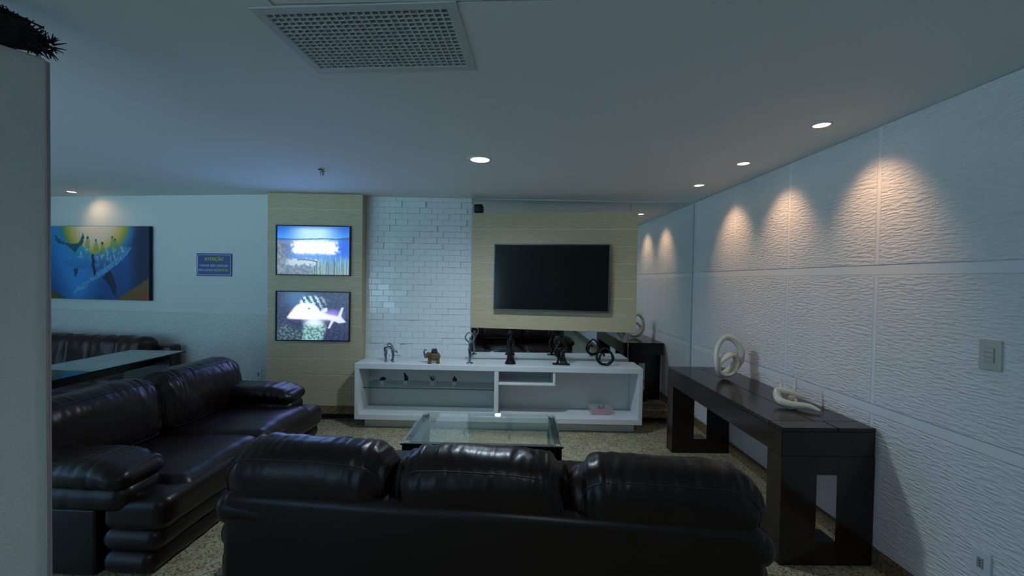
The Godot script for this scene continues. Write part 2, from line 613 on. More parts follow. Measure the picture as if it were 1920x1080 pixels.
func fish_image() -> ImageTexture:
	var w := 260
	var h := 180
	var im := Image.create(w, h, false, Image.FORMAT_RGB8)
	var n := noise(FastNoiseLite.TYPE_SIMPLEX, 0.07, 24, 4)
	var body := PackedVector2Array([Vector2(0.14, 0.53), Vector2(0.19, 0.42), Vector2(0.26, 0.29), Vector2(0.34, 0.22), Vector2(0.46, 0.22), Vector2(0.56, 0.30), Vector2(0.60, 0.40), Vector2(0.72, 0.46), Vector2(0.86, 0.50), Vector2(0.86, 0.58), Vector2(0.74, 0.585), Vector2(0.60, 0.56), Vector2(0.50, 0.57), Vector2(0.36, 0.57), Vector2(0.24, 0.565), Vector2(0.15, 0.555)])
	var crest := PackedVector2Array([Vector2(0.30, 0.26), Vector2(0.34, 0.10), Vector2(0.44, 0.08), Vector2(0.58, 0.07), Vector2(0.74, 0.17), Vector2(0.69, 0.27), Vector2(0.62, 0.40), Vector2(0.50, 0.27)])
	var fin := PackedVector2Array([Vector2(0.60, 0.42), Vector2(0.65, 0.33), Vector2(0.70, 0.32), Vector2(0.70, 0.39), Vector2(0.66, 0.43)])
	var tail := PackedVector2Array([Vector2(0.83, 0.53), Vector2(0.895, 0.31), Vector2(0.925, 0.31), Vector2(0.89, 0.50), Vector2(0.96, 0.62), Vector2(0.86, 0.645), Vector2(0.79, 0.60), Vector2(0.73, 0.76), Vector2(0.705, 0.75), Vector2(0.75, 0.58)])
	var coral := PackedVector2Array([Vector2(0.35, 1.0), Vector2(0.37, 0.64), Vector2(0.46, 0.60), Vector2(0.60, 0.62), Vector2(0.69, 0.70), Vector2(0.67, 0.82), Vector2(0.63, 1.0)])
	var sponge := PackedVector2Array([Vector2(0.0, 1.0), Vector2(0.02, 0.74), Vector2(0.08, 0.68), Vector2(0.18, 0.68), Vector2(0.25, 0.76), Vector2(0.26, 0.82), Vector2(0.31, 0.74), Vector2(0.36, 0.76), Vector2(0.36, 1.0)])
	var mb := mask(w, h, [body], 6)
	var mf := mask(w, h, [tail, fin], 3)
	var mc := mask(w, h, [crest], 5)
	var mk := mask(w, h, [coral], 7)
	var ms := mask(w, h, [sponge], 7)
	for y in h:
		for x in w:
			var u := (x + 0.5) / w
			var v := (y + 0.5) / h
			var a := n.get_noise_2d(x, y)
			var c := Color(0.16, 0.19, 0.30).lerp(Color(0.24, 0.27, 0.42), clampf(0.5 + a, 0, 1))
			c = c.lerp(Color(0.30, 0.48, 0.66), smoothstep(0.40, 0.05, Vector2((u - 0.30) * 1.2, v - 0.12).length()) * 0.8)
			# the tube behind the print shows as a violet bar
			c = c.lerp(Color(0.60, 0.54, 0.95), smoothstep(0.17, 0.03, absf(v - 0.47)) * smoothstep(0.44, 0.20, absf(u - 0.56)) * 0.9)
			c = c.lerp(Color(0.36, 0.44, 0.48).lerp(Color(0.16, 0.24, 0.30), clampf(0.5 + a * 1.8, 0, 1)), ms.get_pixel(x, y).r)
			c = c.lerp(Color(0.58, 0.76, 0.74).lerp(Color(0.30, 0.48, 0.50), clampf(0.4 + a * 1.8, 0, 1)), mk.get_pixel(x, y).r)
			c = c.lerp(Color(0.90, 0.98, 1.0), smoothstep(0.17, 0.03, Vector2((u - 0.52) * 0.8, v - 0.62).length()) * 0.9)
			var s := sin((u * 1.5 - v * 0.55 + a * 0.03) * 52.0)
			c = c.lerp(Color(0.20, 0.36, 0.42).lerp(Color(0.82, 0.94, 0.99), smoothstep(-0.5, 0.5, s)), mc.get_pixel(x, y).r * (0.9 - 0.7 * smoothstep(0.50, 0.76, u)))
			c = c.lerp(Color(0.90, 0.94, 1.0), mf.get_pixel(x, y).r * 0.9)
			c = c.lerp(Color(0.97, 0.98, 1.0).lerp(Color(0.86, 0.86, 1.0), clampf((u - 0.4) * 1.6, 0, 1)), clampf(mb.get_pixel(x, y).r * 1.1, 0, 1))
			if Vector2(u - 0.445, v - 0.34).length() < 0.020 or Vector2(u - 0.205, v - 0.405).length() < 0.011:
				c = c.lerp(Color(0.45, 0.50, 0.60), 0.7)
			im.set_pixel(x, y, c)
	return ImageTexture.create_from_image(im)


func soften(im: Image) -> void:
	# prints this size have no hard pixel edges
	var w := im.get_width()
	var h := im.get_height()
	im.resize(w / 3, h / 3, Image.INTERPOLATE_LANCZOS)
	im.resize(w, h, Image.INTERPOLATE_CUBIC)


# ---------------------------------------------------------------- room

func setting() -> void:
	struct("floor", slab(-7.3, 2.4, -0.12, 0.0, -3.7, 5.8, 0.0), M.granite)
	ceiling()
	# side wall with ripple panels set between smooth joint strips
	var wr := struct("wall_right", slab(WALL_X + 0.012, WALL_X + 0.17, 0.0, CEIL, -3.7, 4.92, 0.0), M.joint_strip)
	var rows := [[0.098, 0.855], [0.915, 1.662], [1.722, CEIL - 0.002]]
	var joints := [-3.70, -2.94, -2.18, -1.42, -0.66, 0.10, 0.86, 1.62, 2.38, 3.14, 3.90, 4.66]
	for r in rows:
		var mesh := made(slab(0.0, 0.013, 0.0, r[1] - r[0], 0.0, 0.76 - 0.026, 0.002))
		for j in joints.size():
			var o: MeshInstance3D
			if j == joints.size() - 1:
				o = obj("panel", slab(0.0, 0.013, 0.0, r[1] - r[0], 0.0, BACK - 0.012 - joints[j] - 0.013, 0.002), M.ripple_panel, wr)
			else:
				o = put("panel", mesh, M.ripple_panel, wr)
			o.position = P(WALL_X, r[0], joints[j] + 0.013)
	for y in [[0.857, 0.911], [1.664, 1.718]]:
		obj("joint_strip", slab(WALL_X + 0.002, WALL_X + 0.013, y[0], y[1], -3.70, BACK - 0.012, 0.003), M.joint_strip, wr)
	for j in range(1, joints.size()):
		for r in rows:
			obj("joint_strip", slab(WALL_X + 0.001, WALL_X + 0.013, r[0], r[1], joints[j] - 0.0122, joints[j] + 0.0122, 0.001), M.joint_strip, wr)
	struct("baseboard_right", slab(WALL_X - 0.014, WALL_X + 0.013, 0.0, 0.095, -3.7, BACK, 0.002), M.granite_edge)
	# back wall: tiled field, mirror, wood
	var wb := struct("wall_back", slab(-2.68, WALL_X + 0.17, 0.0, CEIL, BACK + 0.002, BACK + 0.16, 0.0), M.tile_grout)
	tiles(wb)
	# slanted wall further left, smooth above and rough below
	var a := P(-2.62, 0, 4.74)
	var turn := -atan2(0.134, 1.0)
	var wl := Node3D.new()
	wl.name = "wall_left"
	wl.set_meta("kind", "structure")
	add_child(wl)
	wl.position = a
	wl.rotation.y = turn
	var st := start()
	cbox(st, Vector3(-2.6, CEIL / 2.0, -0.1), Vector3(5.2, CEIL, 0.2), 0.0)
	obj("plaster", st, M.wall_paint, wl)
	st = start()
	cbox(st, Vector3(-2.6, 0.58, 0.006), Vector3(5.2, 1.16, 0.016), 0.006)
	obj("rough_dado", st, M.rough_plaster, wl)
	# outer wall with three window openings, and the wall behind the camera
	st = start()
	slab(-7.2, -7.0, 0.0, 0.35, -3.7, 5.8, 0.0, st)
	slab(-7.2, -7.0, 2.38, CEIL, -3.7, 5.8, 0.0, st)
	for z in [[-3.7, -2.6], [-0.6, 0.0], [2.0, 5.8]]:
		slab(-7.2, -7.0, 0.35, 2.38, z[0], z[1], 0.0, st)
	struct("wall_outer", st, M.wall_paint)
	var n := 1
	for z in [[-2.6, -0.6], [0.0, 2.0]]:
		st = start()
		for e in [[z[0], z[0] + 0.05], [z[1] - 0.05, z[1]], [(z[0] + z[1]) / 2 - 0.03, (z[0] + z[1]) / 2 + 0.03]]:
			slab(-7.14, -7.06, 0.35, 2.38, e[0], e[1], 0.004, st)
		slab(-7.14, -7.06, 0.35, 0.40, z[0], z[1], 0.004, st)
		slab(-7.14, -7.06, 2.33, 2.38, z[0], z[1], 0.004, st)
		struct("window_%d" % n, st, M.frame_paint)
		n += 1
	st = start()
	slab(-7.3, -6.4, 0.0, CEIL, -3.9, -3.7, 0.0, st)
	slab(-3.1, 2.4, 0.0, CEIL, -3.9, -3.7, 0.0, st)
	slab(-6.4, -3.1, 0.0, 0.5, -3.9, -3.7, 0.0, st)
	slab(-6.4, -3.1, 2.38, CEIL, -3.9, -3.7, 0.0, st)
	struct("wall_rear", st, M.wall_paint)
	st = start()
	for x in [-6.4, -5.32, -4.24, -3.15]:
		slab(x, x + 0.05, 0.5, 2.38, -3.84, -3.76, 0.004, st)
	slab(-6.4, -3.1, 0.5, 0.55, -3.84, -3.76, 0.004, st)
	slab(-6.4, -3.1, 2.33, 2.38, -3.84, -3.76, 0.004, st)
	struct("window_3", st, M.frame_paint)
	# stone ledges at the foot of the back wall, overhanging a set-back riser given a darker colour than the ledge
	n = 1
	for e in [[-2.64, -1.615], [1.46, WALL_X - 0.016]]:
		st = start()
		var o := struct("trim_%d" % n, slab(e[0], e[1], 0.078, 0.165, 4.62, BACK, 0.004, st), M.granite_edge)
		obj("riser", slab(e[0], e[1], 0.0, 0.077, 4.735, BACK, 0.0), M.riser_dark, o)
		n += 1


func ceiling() -> void:
	# a slab with two shallow shafts: one behind the air return, one for the access hatch
	var c := CSGBox3D.new()
	c.name = "ceiling"
	c.size = Vector3(9.7, 0.30, 9.8)
	c.material = M.ceiling_paint
	c.set_meta("kind", "structure")
	add_child(c)
	c.position = P(-2.45, CEIL + 0.15, 1.0)
	for e in [[P(-0.525, CEIL, 1.65), -0.085, Vector3(0.66, 0.40, 0.384)], [P(-0.33, CEIL, 1.135), -0.065, Vector3(1.00, 0.20, 0.56)]]:
		var h := CSGBox3D.new()
		h.name = "shaft"
		h.operation = CSGShape3D.OPERATION_SUBTRACTION
		h.size = e[2]
		h.material = M.ceiling_paint
		c.add_child(h, true)
		h.position = e[0] - c.position
		h.rotation.y = e[1]


func tiles(wall: Node) -> void:
	# white relief tiles laid in a running bond, each row shifted by half, set at uneven heights
	var w := 0.1345
	var h := 0.0672
	var meshes := {}
	var x0 := -1.605
	var x1 := -0.402
	for r in 28:
		var y := 0.655 + r * h
		var x := x0 - (w / 2.0 if r % 2 == 1 else 0.0)
		while x < x1 - 0.01:
			var a := maxf(x, x0)
			var b := minf(x + w, x1)
			if b - a > 0.012:
				var lev: int = [0, 1, 1, 2, 2, 3][rng.randi() % 6]
				var deep: float = [0.007, 0.011, 0.016, 0.022][lev]
				var hh := minf(h, CEIL - y) - 0.0002
				var key := "%.4f %d %.4f" % [b - a, lev, hh]
				if not meshes.has(key):
					meshes[key] = made(slab(0, b - a - 0.0003, 0, hh, 0, deep, 0.0032))
				var o := put("tile", meshes[key], M.white_tile, wall)
				o.position = P(a, y, BACK - deep + 0.003)
				o.rotation = Vector3(rng.randf_range(-0.012, 0.012), rng.randf_range(-0.03, 0.03), 0)
			x += w


func downlight(called: String, label: String, at: Vector3, r: float, warm: bool, aim: Vector3, angle: float, energy: float, color: Color, group := "") -> Node3D:
	var t := thing(called, label, "ceiling light", at, 0.0, group)
	var st := start()
	lathe(st, [Vector2(r, -0.004), Vector2(r * 1.06, -0.007), Vector2(r * 1.28, -0.004), Vector2(r * 1.32, 0.0)], Vector3.ZERO, 28)
	obj("trim_ring", st, M.white_plastic, t)
	st = start()
	lathe(st, [Vector2(0.0005, -0.004), Vector2(r * 0.6, -0.004), Vector2(r, -0.002)], Vector3.ZERO, 28)
	obj("lamp_disc", st, M.warm_disc if warm else M.cool_disc, t)
	var l := SpotLight3D.new()
	l.name = "lamp_light"
	l.light_color = color
	l.light_energy = energy
	l.spot_angle = angle
	l.spot_angle_attenuation = 1.0
	l.spot_range = 12.0
	l.spot_attenuation = 2.0
	l.light_size = r * 0.8
	l.shadow_enabled = true
	t.add_child(l)
	l.position = Vector3(0, -0.03, 0)
	var d := aim.normalized()
	l.basis = Basis.looking_at(d, Vector3.RIGHT if absf(d.y) > 0.9 else Vector3.UP)
	return t


func lamps() -> void:
	var aim := Vector3(0.60, -1.0, 0)
	var g := "warm spots along the side wall"
	var names := ["warm recessed spotlight by textured side wall, farthest from the mirror", "middle warm recessed spotlight along the textured side wall", "warm recessed spotlight by textured side wall, closest to the mirror"]
	var ds := [2.38, 3.17, 3.90]
	for k in 3:
		downlight("recessed_spotlight", names[k], P(1.79, CEIL, ds[k]), 0.042, true, aim, 37.0, 0.066, Color(1.0, 0.80, 0.62), g)
	downlight("recessed_spotlight", "warm recessed spotlight over the dolphin painting", P(-4.95, CEIL, 4.80), 0.042, true, Vector3(0.45, -1.0, -0.75), 56.0, 0.016, Color(1.0, 0.82, 0.62))
	downlight("round_downlight", "large round cool white ceiling light over the lounge centre", P(-0.22, CEIL, 3.21), 0.072, false, Vector3.DOWN, 82.0, 0.56, Color(0.84, 0.93, 1.0))
	downlight("round_downlight", "round cool white ceiling light far from the television wall", P(-0.16, CEIL, -0.28), 0.072, false, Vector3.DOWN, 82.0, 0.15, Color(0.84, 0.93, 1.0))


func air_return() -> void:
	var t := thing("air_return_grille", "white square-cell air return grille set in the ceiling", "vent", P(-0.525, CEIL, 1.65), -0.085)
	var st := start()
	var hx := 0.326
	var hz := 0.188
	for e in [[0, hz + 0.018, hx * 2 + 0.072, 0.036], [0, -hz - 0.018, hx * 2 + 0.072, 0.036]]:
		cbox(st, Vector3(e[0], -0.0005, e[1]), Vector3(e[2], 0.007, e[3]), 0.002)
	for s in [-1.0, 1.0]:
		cbox(st, Vector3(s * (hx + 0.018), -0.0005, 0), Vector3(0.036, 0.007, hz * 2), 0.002)
	obj("frame", st, M.grille_white, t)
	var cx := hx * 2 / 24.0
	var cz := hz * 2 / 16.0
	var bar := start()
	cbox(bar, Vector3.ZERO, Vector3(0.0075, 0.028, hz * 2), 0.001)
	var bm := made(bar)
	for k in 25:
		put("bar", bm, M.grille_white, t).position = Vector3(-hx + k * cx, 0.012, 0)
	bar = start()
	cbox(bar, Vector3.ZERO, Vector3(hx * 2, 0.028, 0.0068), 0.001)
	bm = made(bar)
	for k in 17:
		put("cross_bar", bm, M.grille_white, t).position = Vector3(0, 0.012, -hz + k * cz)
	# access hatch next to it
	t = thing("ceiling_hatch", "flat white ceiling access hatch beside the air return grille", "hatch", P(-0.33, CEIL, 1.135), -0.065)
	st = start()
	cbox(st, Vector3(0, 0.012, 0), Vector3(0.984, 0.024, 0.544), 0.002)
	obj("lid", st, M.ceiling_paint, t)
	for x in [-0.35, 0.35]:
		st = start()
		cbox(st, Vector3(x, 0.06, 0), Vector3(0.02, 0.078, 0.02), 0.001)
		obj("hanger", st, M.dull_silver, t)
	# sprinkler
	t = thing("sprinkler_head", "small chrome sprinkler head hanging from the ceiling", "sprinkler", P(-1.60, CEIL, 3.61))
	st = start()
	lathe(st, [Vector2(0.001, -0.012), Vector2(0.03, -0.011), Vector2(0.036, 0.0)])
	obj("escutcheon", st, M.chrome, t)
	st = start()
	for s in [-1.0, 1.0]:
		tube(st, curve([Vector3(s * 0.008, -0.01, 0), Vector3(s * 0.016, -0.025, 0), Vector3(s * 0.006, -0.045, 0)], 3), PackedFloat32Array([0.004]), 6)
	lathe(st, [Vector2(0.008, -0.012), Vector2(0.008, -0.03), Vector2(0.003, -0.045)])
	obj("yoke", st, M.dull_silver, t)
	st = start()
	lathe(st, [Vector2(0.0005, -0.052), Vector2(0.018, -0.051), Vector2(0.018, -0.047), Vector2(0.0005, -0.045)])
	obj("deflector", st, M.chrome, t)


func pillar() -> void:
	var c := P(-1.63, 0, 1.50)
	var t := thing("pillar", "off-white plastered pillar standing beside the leather loveseat", "pillar", c, atan2(0.46, 0.89))
	# local x runs away from the corner to the left, local z towards the near side
	t.rotation.y = -0.477
	var st := start()
	cbox(st, Vector3(-0.255, 1.175, 0.32), Vector3(0.51, 2.35, 0.64), 0.006)
	obj("shaft", st, M.pillar_paint, t)
	st = start()
	cbox(st, Vector3(0.0, 1.17, 0.0), Vector3(0.012, 2.34, 0.012), 0.004)
	obj("corner_bead", st, M.corner_bead, t)
	# bundle of black twigs lying on the pillar's top edge
	var b := thing("twig_bundle", "bundle of black dry twigs lying on top of the pillar", "twigs", c + Vector3(0, 2.35, 0), -0.477)
	st = start()
	tube(st, curve([Vector3(-0.01, 0.056, -0.005), Vector3(-0.015, 0.058, 0.2), Vector3(-0.02, 0.064, 0.62)], 6), PackedFloat32Array([0.012, 0.050, 0.056, 0.058, 0.060, 0.062]), 10)
	obj("core", st, M.twig_black, b)
	st = start()
	for k in 900:
		var z := rng.randf_range(-0.02, 0.62)
		var g := rng.randf() * TAU
		var r := 0.048 * clampf((z + 0.045) / 0.12, 0.2, 1.0)
		var o := Vector3(-0.01 + cos(g) * r, 0.05 + sin(g) * r, z)
		var tip := o + Vector3(cos(g) * 0.022, sin(g) * 0.022, rng.randf_range(-0.03, 0.015)) + Vector3(rng.randf_range(-0.01, 0.01), rng.randf_range(-0.01, 0.01), 0)
		tip.y = clampf(tip.y, 0.004, 0.16)
		o.y = maxf(o.y, 0.006)
		tube(st, PackedVector3Array([o, tip]), PackedFloat32Array([0.0035, 0.0012]), 4)
	var br := obj("bristles", st, M.twig_black, b)
	br.set_meta("kind", "stuff")
	st = start()
	for k in 30:
		var z := rng.randf_range(0.0, 0.5)
		tube(st, PackedVector3Array([Vector3(0.01, 0.10, z), Vector3(0.02, 0.115, z + 0.12)]), PackedFloat32Array([0.004, 0.002]), 4)
	br = obj("brown_stems", st, M.twig_brown, b)
	br.set_meta("kind", "stuff")


# ---------------------------------------------------------------- television wall

func board_panel(parent: Node, w: float, y0: float, y1: float, cuts: Array, deep: float, with_back: bool) -> void:
	# horizontal veneer boards with a pale fillet in each groove; local z = 0 is the front face
	var ys := [y0]
	ys.append_array(cuts)
	ys.append(y1)
	for k in ys.size() - 1:
		var st := start()
		cbox(st, Vector3(0, (ys[k] + ys[k + 1]) / 2.0, -0.011), Vector3(w, ys[k + 1] - ys[k] - 0.007, 0.022), 0.002)
		obj("board", st, M.pale_veneer, parent)
	for c in cuts:
		var st := start()
		cbox(st, Vector3(0, c, -0.0125), Vector3(w - 0.004, 0.0066, 0.017), 0.0)
		obj("fillet", st, M.groove_fillet, parent)
	if with_back:
		var st := start()
		cbox(st, Vector3(0, (y0 + y1) / 2.0, -0.022 - deep / 2.0), Vector3(w - 0.012, y1 - y0 - 0.004, deep), 0.002)
		obj("backing", st, M.pale_veneer, parent)


func television_wall() -> void:
	# mirror
	var t := thing("wall_mirror", "frameless mirror covering the wall behind the television panel", "mirror", P(-0.395, 0.168, BACK))
	for e in [[0.0, 1.797], [1.801, 2.524]]:
		var st := start()
		cbox(st, Vector3((e[0] + e[1]) / 2.0, 1.172, 0.005), Vector3(e[1] - e[0], 2.344, 0.006), 0.0012)
		obj("pane", st, M.mirror, t)
	# slatted wood column with two light boxes
	t = thing("slatted_wall_panel", "pale wood slatted wall panel holding two backlit pictures", "wall panel", P(-2.12, 0, 4.62))
	var cuts := []
	for k in 12:
		cuts.append(2.345 - 0.1835 * k)
	cuts.reverse()
	board_panel(t, 1.04, 0.166, CEIL - 0.002, cuts, 0.112, true)
	for e in [["lake_light_box", "glowing light box with a bright lake shore picture", 1.888, lake_image(), Color(0.35, 0.62, 1.0)], ["fish_light_box", "glowing light box with a big striped fish picture", 1.165, fish_image(), Color(0.55, 0.62, 1.0)]]:
		var b := thing(e[0], e[1], "light box", P(-2.132, e[2], 4.62), 0.0, "light boxes on the slatted panel")
		var st := start()
		for s in [-1.0, 1.0]:
			cbox(st, Vector3(s * 0.402, 0, 0.012), Vector3(0.012, 0.552, 0.024), 0.002)
			cbox(st, Vector3(0, s * 0.270, 0.012), Vector3(0.792, 0.012, 0.024), 0.002)
		cbox(st, Vector3(0, 0, 0.004), Vector3(0.792, 0.528, 0.006), 0.0)
		obj("frame", st, M.black_metal, b)
		var m := StandardMaterial3D.new()
		m.resource_name = "light_box_print"
		m.albedo_color = Color(0.02, 0.02, 0.02)
		m.roughness = 0.25
		m.emission_enabled = true
		m.emission = Color.WHITE
		m.emission_operator = BaseMaterial3D.EMISSION_OP_MULTIPLY
		m.emission_texture = e[3]
		m.emission_energy_multiplier = 0.19
		var o := put("lit_screen", picture(0.792, 0.528), m, b)
		o.position = Vector3(0, 0, 0.0085)
		var l := AreaLight3D.new()
		l.name = "screen_light"
		l.area_size = Vector2(0.76, 0.50)
		l.light_color = e[4]
		l.light_energy = 0.05
		l.area_range = 10.0
		l.shadow_enabled = true
		b.add_child(l)
		l.position = Vector3(0, 0, 0.03)
		l.rotation.y = PI
	# television panel, turned a little away from the mirror
	var turn := -atan2(0.27, 1.785)
	t = thing("slatted_media_backdrop", "pale wood slatted swivel panel carrying the television", "television panel", P(0.4925, 0, 4.545), turn)
	cuts = []
	for k in range(1, 7):
		cuts.append(1.053 + 1.293 * k / 7.0)
	board_panel(t, 1.804, 1.053, 2.346, cuts, 0.02, true)
	var st := start()
	cbox(st, Vector3(-0.25, 1.7, -0.096), Vector3(0.10, 0.5, 0.105), 0.004)
	obj("wall_bracket", st, M.black_metal, t)
	var tv := thing("television", "large flat black television with a thin silver frame", "television", P(0.4925, 0, 4.545), turn)
	st = start()
	cbox(st, Vector3(-0.011, 1.633, 0.040), Vector3(1.225, 0.700, 0.030), 0.006)
	obj("housing", st, M.black_metal, tv)
	st = start()
	for s in [-1.0, 1.0]:
		cbox(st, Vector3(-0.011 + s * 0.6185, 1.633, 0.046), Vector3(0.012, 0.724, 0.036), 0.003)
	cbox(st, Vector3(-0.011, 1.989, 0.046), Vector3(1.225, 0.012, 0.036), 0.003)
	cbox(st, Vector3(-0.011, 1.2745, 0.046), Vector3(1.225, 0.017, 0.038), 0.003)
	obj("frame", st, M.bezel, tv)
	st = start()
	cbox(st, Vector3(-0.011, 1.633, 0.057), Vector3(1.224, 0.699, 0.006), 0.001)
	obj("display", st, M.screen_black, tv)
	st = start()
	cbox(st, Vector3(-0.011, 1.633, 0.0125), Vector3(0.5, 0.4, 0.025), 0.004)
	obj("mount", st, M.black_metal, tv)
	# small speaker on the panel's top edge
	var sp := thing("small_speaker", "small black speaker on top of the television panel", "speaker", P(0.4925, 2.346, 4.545), turn)
	st = start()
	soft(st, Vector3(0.10, 0.095, 0.085), 0.02, Vector3i(2, 2, 2), 3, func(p, _n, _u): return p + Vector3(-0.835, 0.0475, -0.022))
	obj("cabinet", st, M.black_metal, sp)
	st = start()
	lathe(st, [Vector2(0.0005, 0.002), Vector2(0.015, 0.0), Vector2(0.032, 0.004), Vector2(0.035, 0.0)], Vector3(-0.835, 0.0475, 0.021), 20, Basis(Vector3.RIGHT, PI / 2))
	obj("cone", st, M.black_rubber, sp)


func media_cabinet() -> void:
	var turn := -0.026
	var t := thing("media_cabinet", "long low white media cabinet with open shelves under the television", "cabinet", P(-0.075, 0, 4.34), turn)
	var w := 3.025
	var h := w / 2.0
	var d := 0.36
	var f := func(x0: float, x1: float, y0: float, y1: float, z0: float, z1: float) -> SurfaceTool:
		var s := start()
		cbox(s, Vector3((x0 + x1) / 2, (y0 + y1) / 2, -(z0 + z1) / 2), Vector3(x1 - x0, y1 - y0, z1 - z0), 0.003)
		return s
	obj("top_board", f.call(-h, h, 0.640, 0.697, 0, d), M.white_lacquer, t)
	obj("bottom_board", f.call(-h, h, 0.103, 0.160, 0, d), M.white_lacquer, t)
	for s in [-1.0, 1.0]:
		obj("side_board", f.call(minf(s * h, s * (h - 0.045)), maxf(s * h, s * (h - 0.045)), 0.160, 0.640, 0, d), M.white_lacquer, t)
	obj("back_board", f.call(-h + 0.045, h - 0.045, 0.160, 0.640, d - 0.016, d), M.white_lacquer, t)
	obj("divider", f.call(-0.040, 0.005, 0.160, 0.640, 0.004, d - 0.016), M.white_lacquer, t)
	obj("niche_bottom", f.call(0.005, 0.602, 0.494, 0.514, 0.01, d - 0.016), M.white_lacquer, t)
	obj("niche_side", f.call(0.577, 0.602, 0.514, 0.640, 0.01, d - 0.016), M.white_lacquer, t)
	obj("plinth", f.call(-h + 0.08, h - 0.06, 0.0, 0.103, 0.09, d - 0.02), M.white_lacquer, t)
	var g := obj("glass_shelf", f.call(-h + 0.085, -0.042, 0.434, 0.442, 0.02, d - 0.02), M.shelf_glass, t)
	obj("polished_edge", f.call(-h + 0.085, -0.042, 0.4345, 0.4415, 0.017, 0.0195), M.glass_rim, g)
	for x in [-h + 0.06, -0.046]:
		for z in [0.08, d - 0.08]:
			obj("shelf_pin", f.call(x - 0.012, x + 0.012, 0.424, 0.434, z - 0.006, z + 0.006), M.chrome, t)


func little_plant(called: String, label: String, x: float, deep: float, kind: int) -> void:
	var t := thing(called, label, "plant", P(x, 0.442, deep), 0.0, "tiny potted plants on the glass shelf")
	var st := start()
	cbox(st, Vector3(0, 0.024, 0), Vector3(0.05, 0.047, 0.05), 0.006)
	obj("pot", st, M.pot_white, t)
	st = start()
	if kind == 0:
		for k in 26:
			var g := rng.randf() * TAU
			var e := rng.randf_range(0.1, 1.4)
			var d := Vector3(cos(g) * cos(e), sin(e) * 0.85, sin(g) * cos(e))
			tube(st, PackedVector3Array([Vector3(0, 0.047, 0), Vector3(0, 0.047, 0) + d * 0.02, Vector3(0, 0.047, 0) + d * 0.044]), PackedFloat32Array([0.004, 0.009, 0.002]), 5)
		obj("leaves", st, M.plant_green, t)
	elif kind == 1:
		tube(st, curve([Vector3(0.004, 0.045, 0), Vector3(0.0, 0.08, 0), Vector3(-0.018, 0.13, 0)], 5), PackedFloat32Array([0.02, 0.021, 0.016, 0.006]), 8)
		tube(st, curve([Vector3(0.012, 0.045, 0.008), Vector3(0.018, 0.075, 0.008), Vector3(0.012, 0.10, 0.008)], 5), PackedFloat32Array([0.011, 0.010, 0.004]), 7)
		obj("stem", st, M.plant_dark, t)
	elif kind == 2:
		for k in 11:
			var g := TAU * k / 11.0
			var up: float = 0.025 + 0.02 * (k % 3)
			tube(st, curve([Vector3(0, 0.046, 0), Vector3(cos(g) * 0.022, 0.046 + up * 0.7, sin(g) * 0.022), Vector3(cos(g) * 0.046, 0.046 + up, sin(g) * 0.046)], 3), PackedFloat32Array([0.004, 0.006, 0.001]), 5, false, 0.5)
		obj("leaves", st, M.plant_green, t)
	else:
		ball(st, Vector3(0, 0.062, 0), Vector3(0.026, 0.026, 0.026))
		tube(st, curve([Vector3(0, 0.06, 0), Vector3(-0.003, 0.085, 0), Vector3(0.002, 0.105, 0)], 3), PackedFloat32Array([0.018, 0.012, 0.002]), 7)
		obj("stem", st, M.plant_red, t)


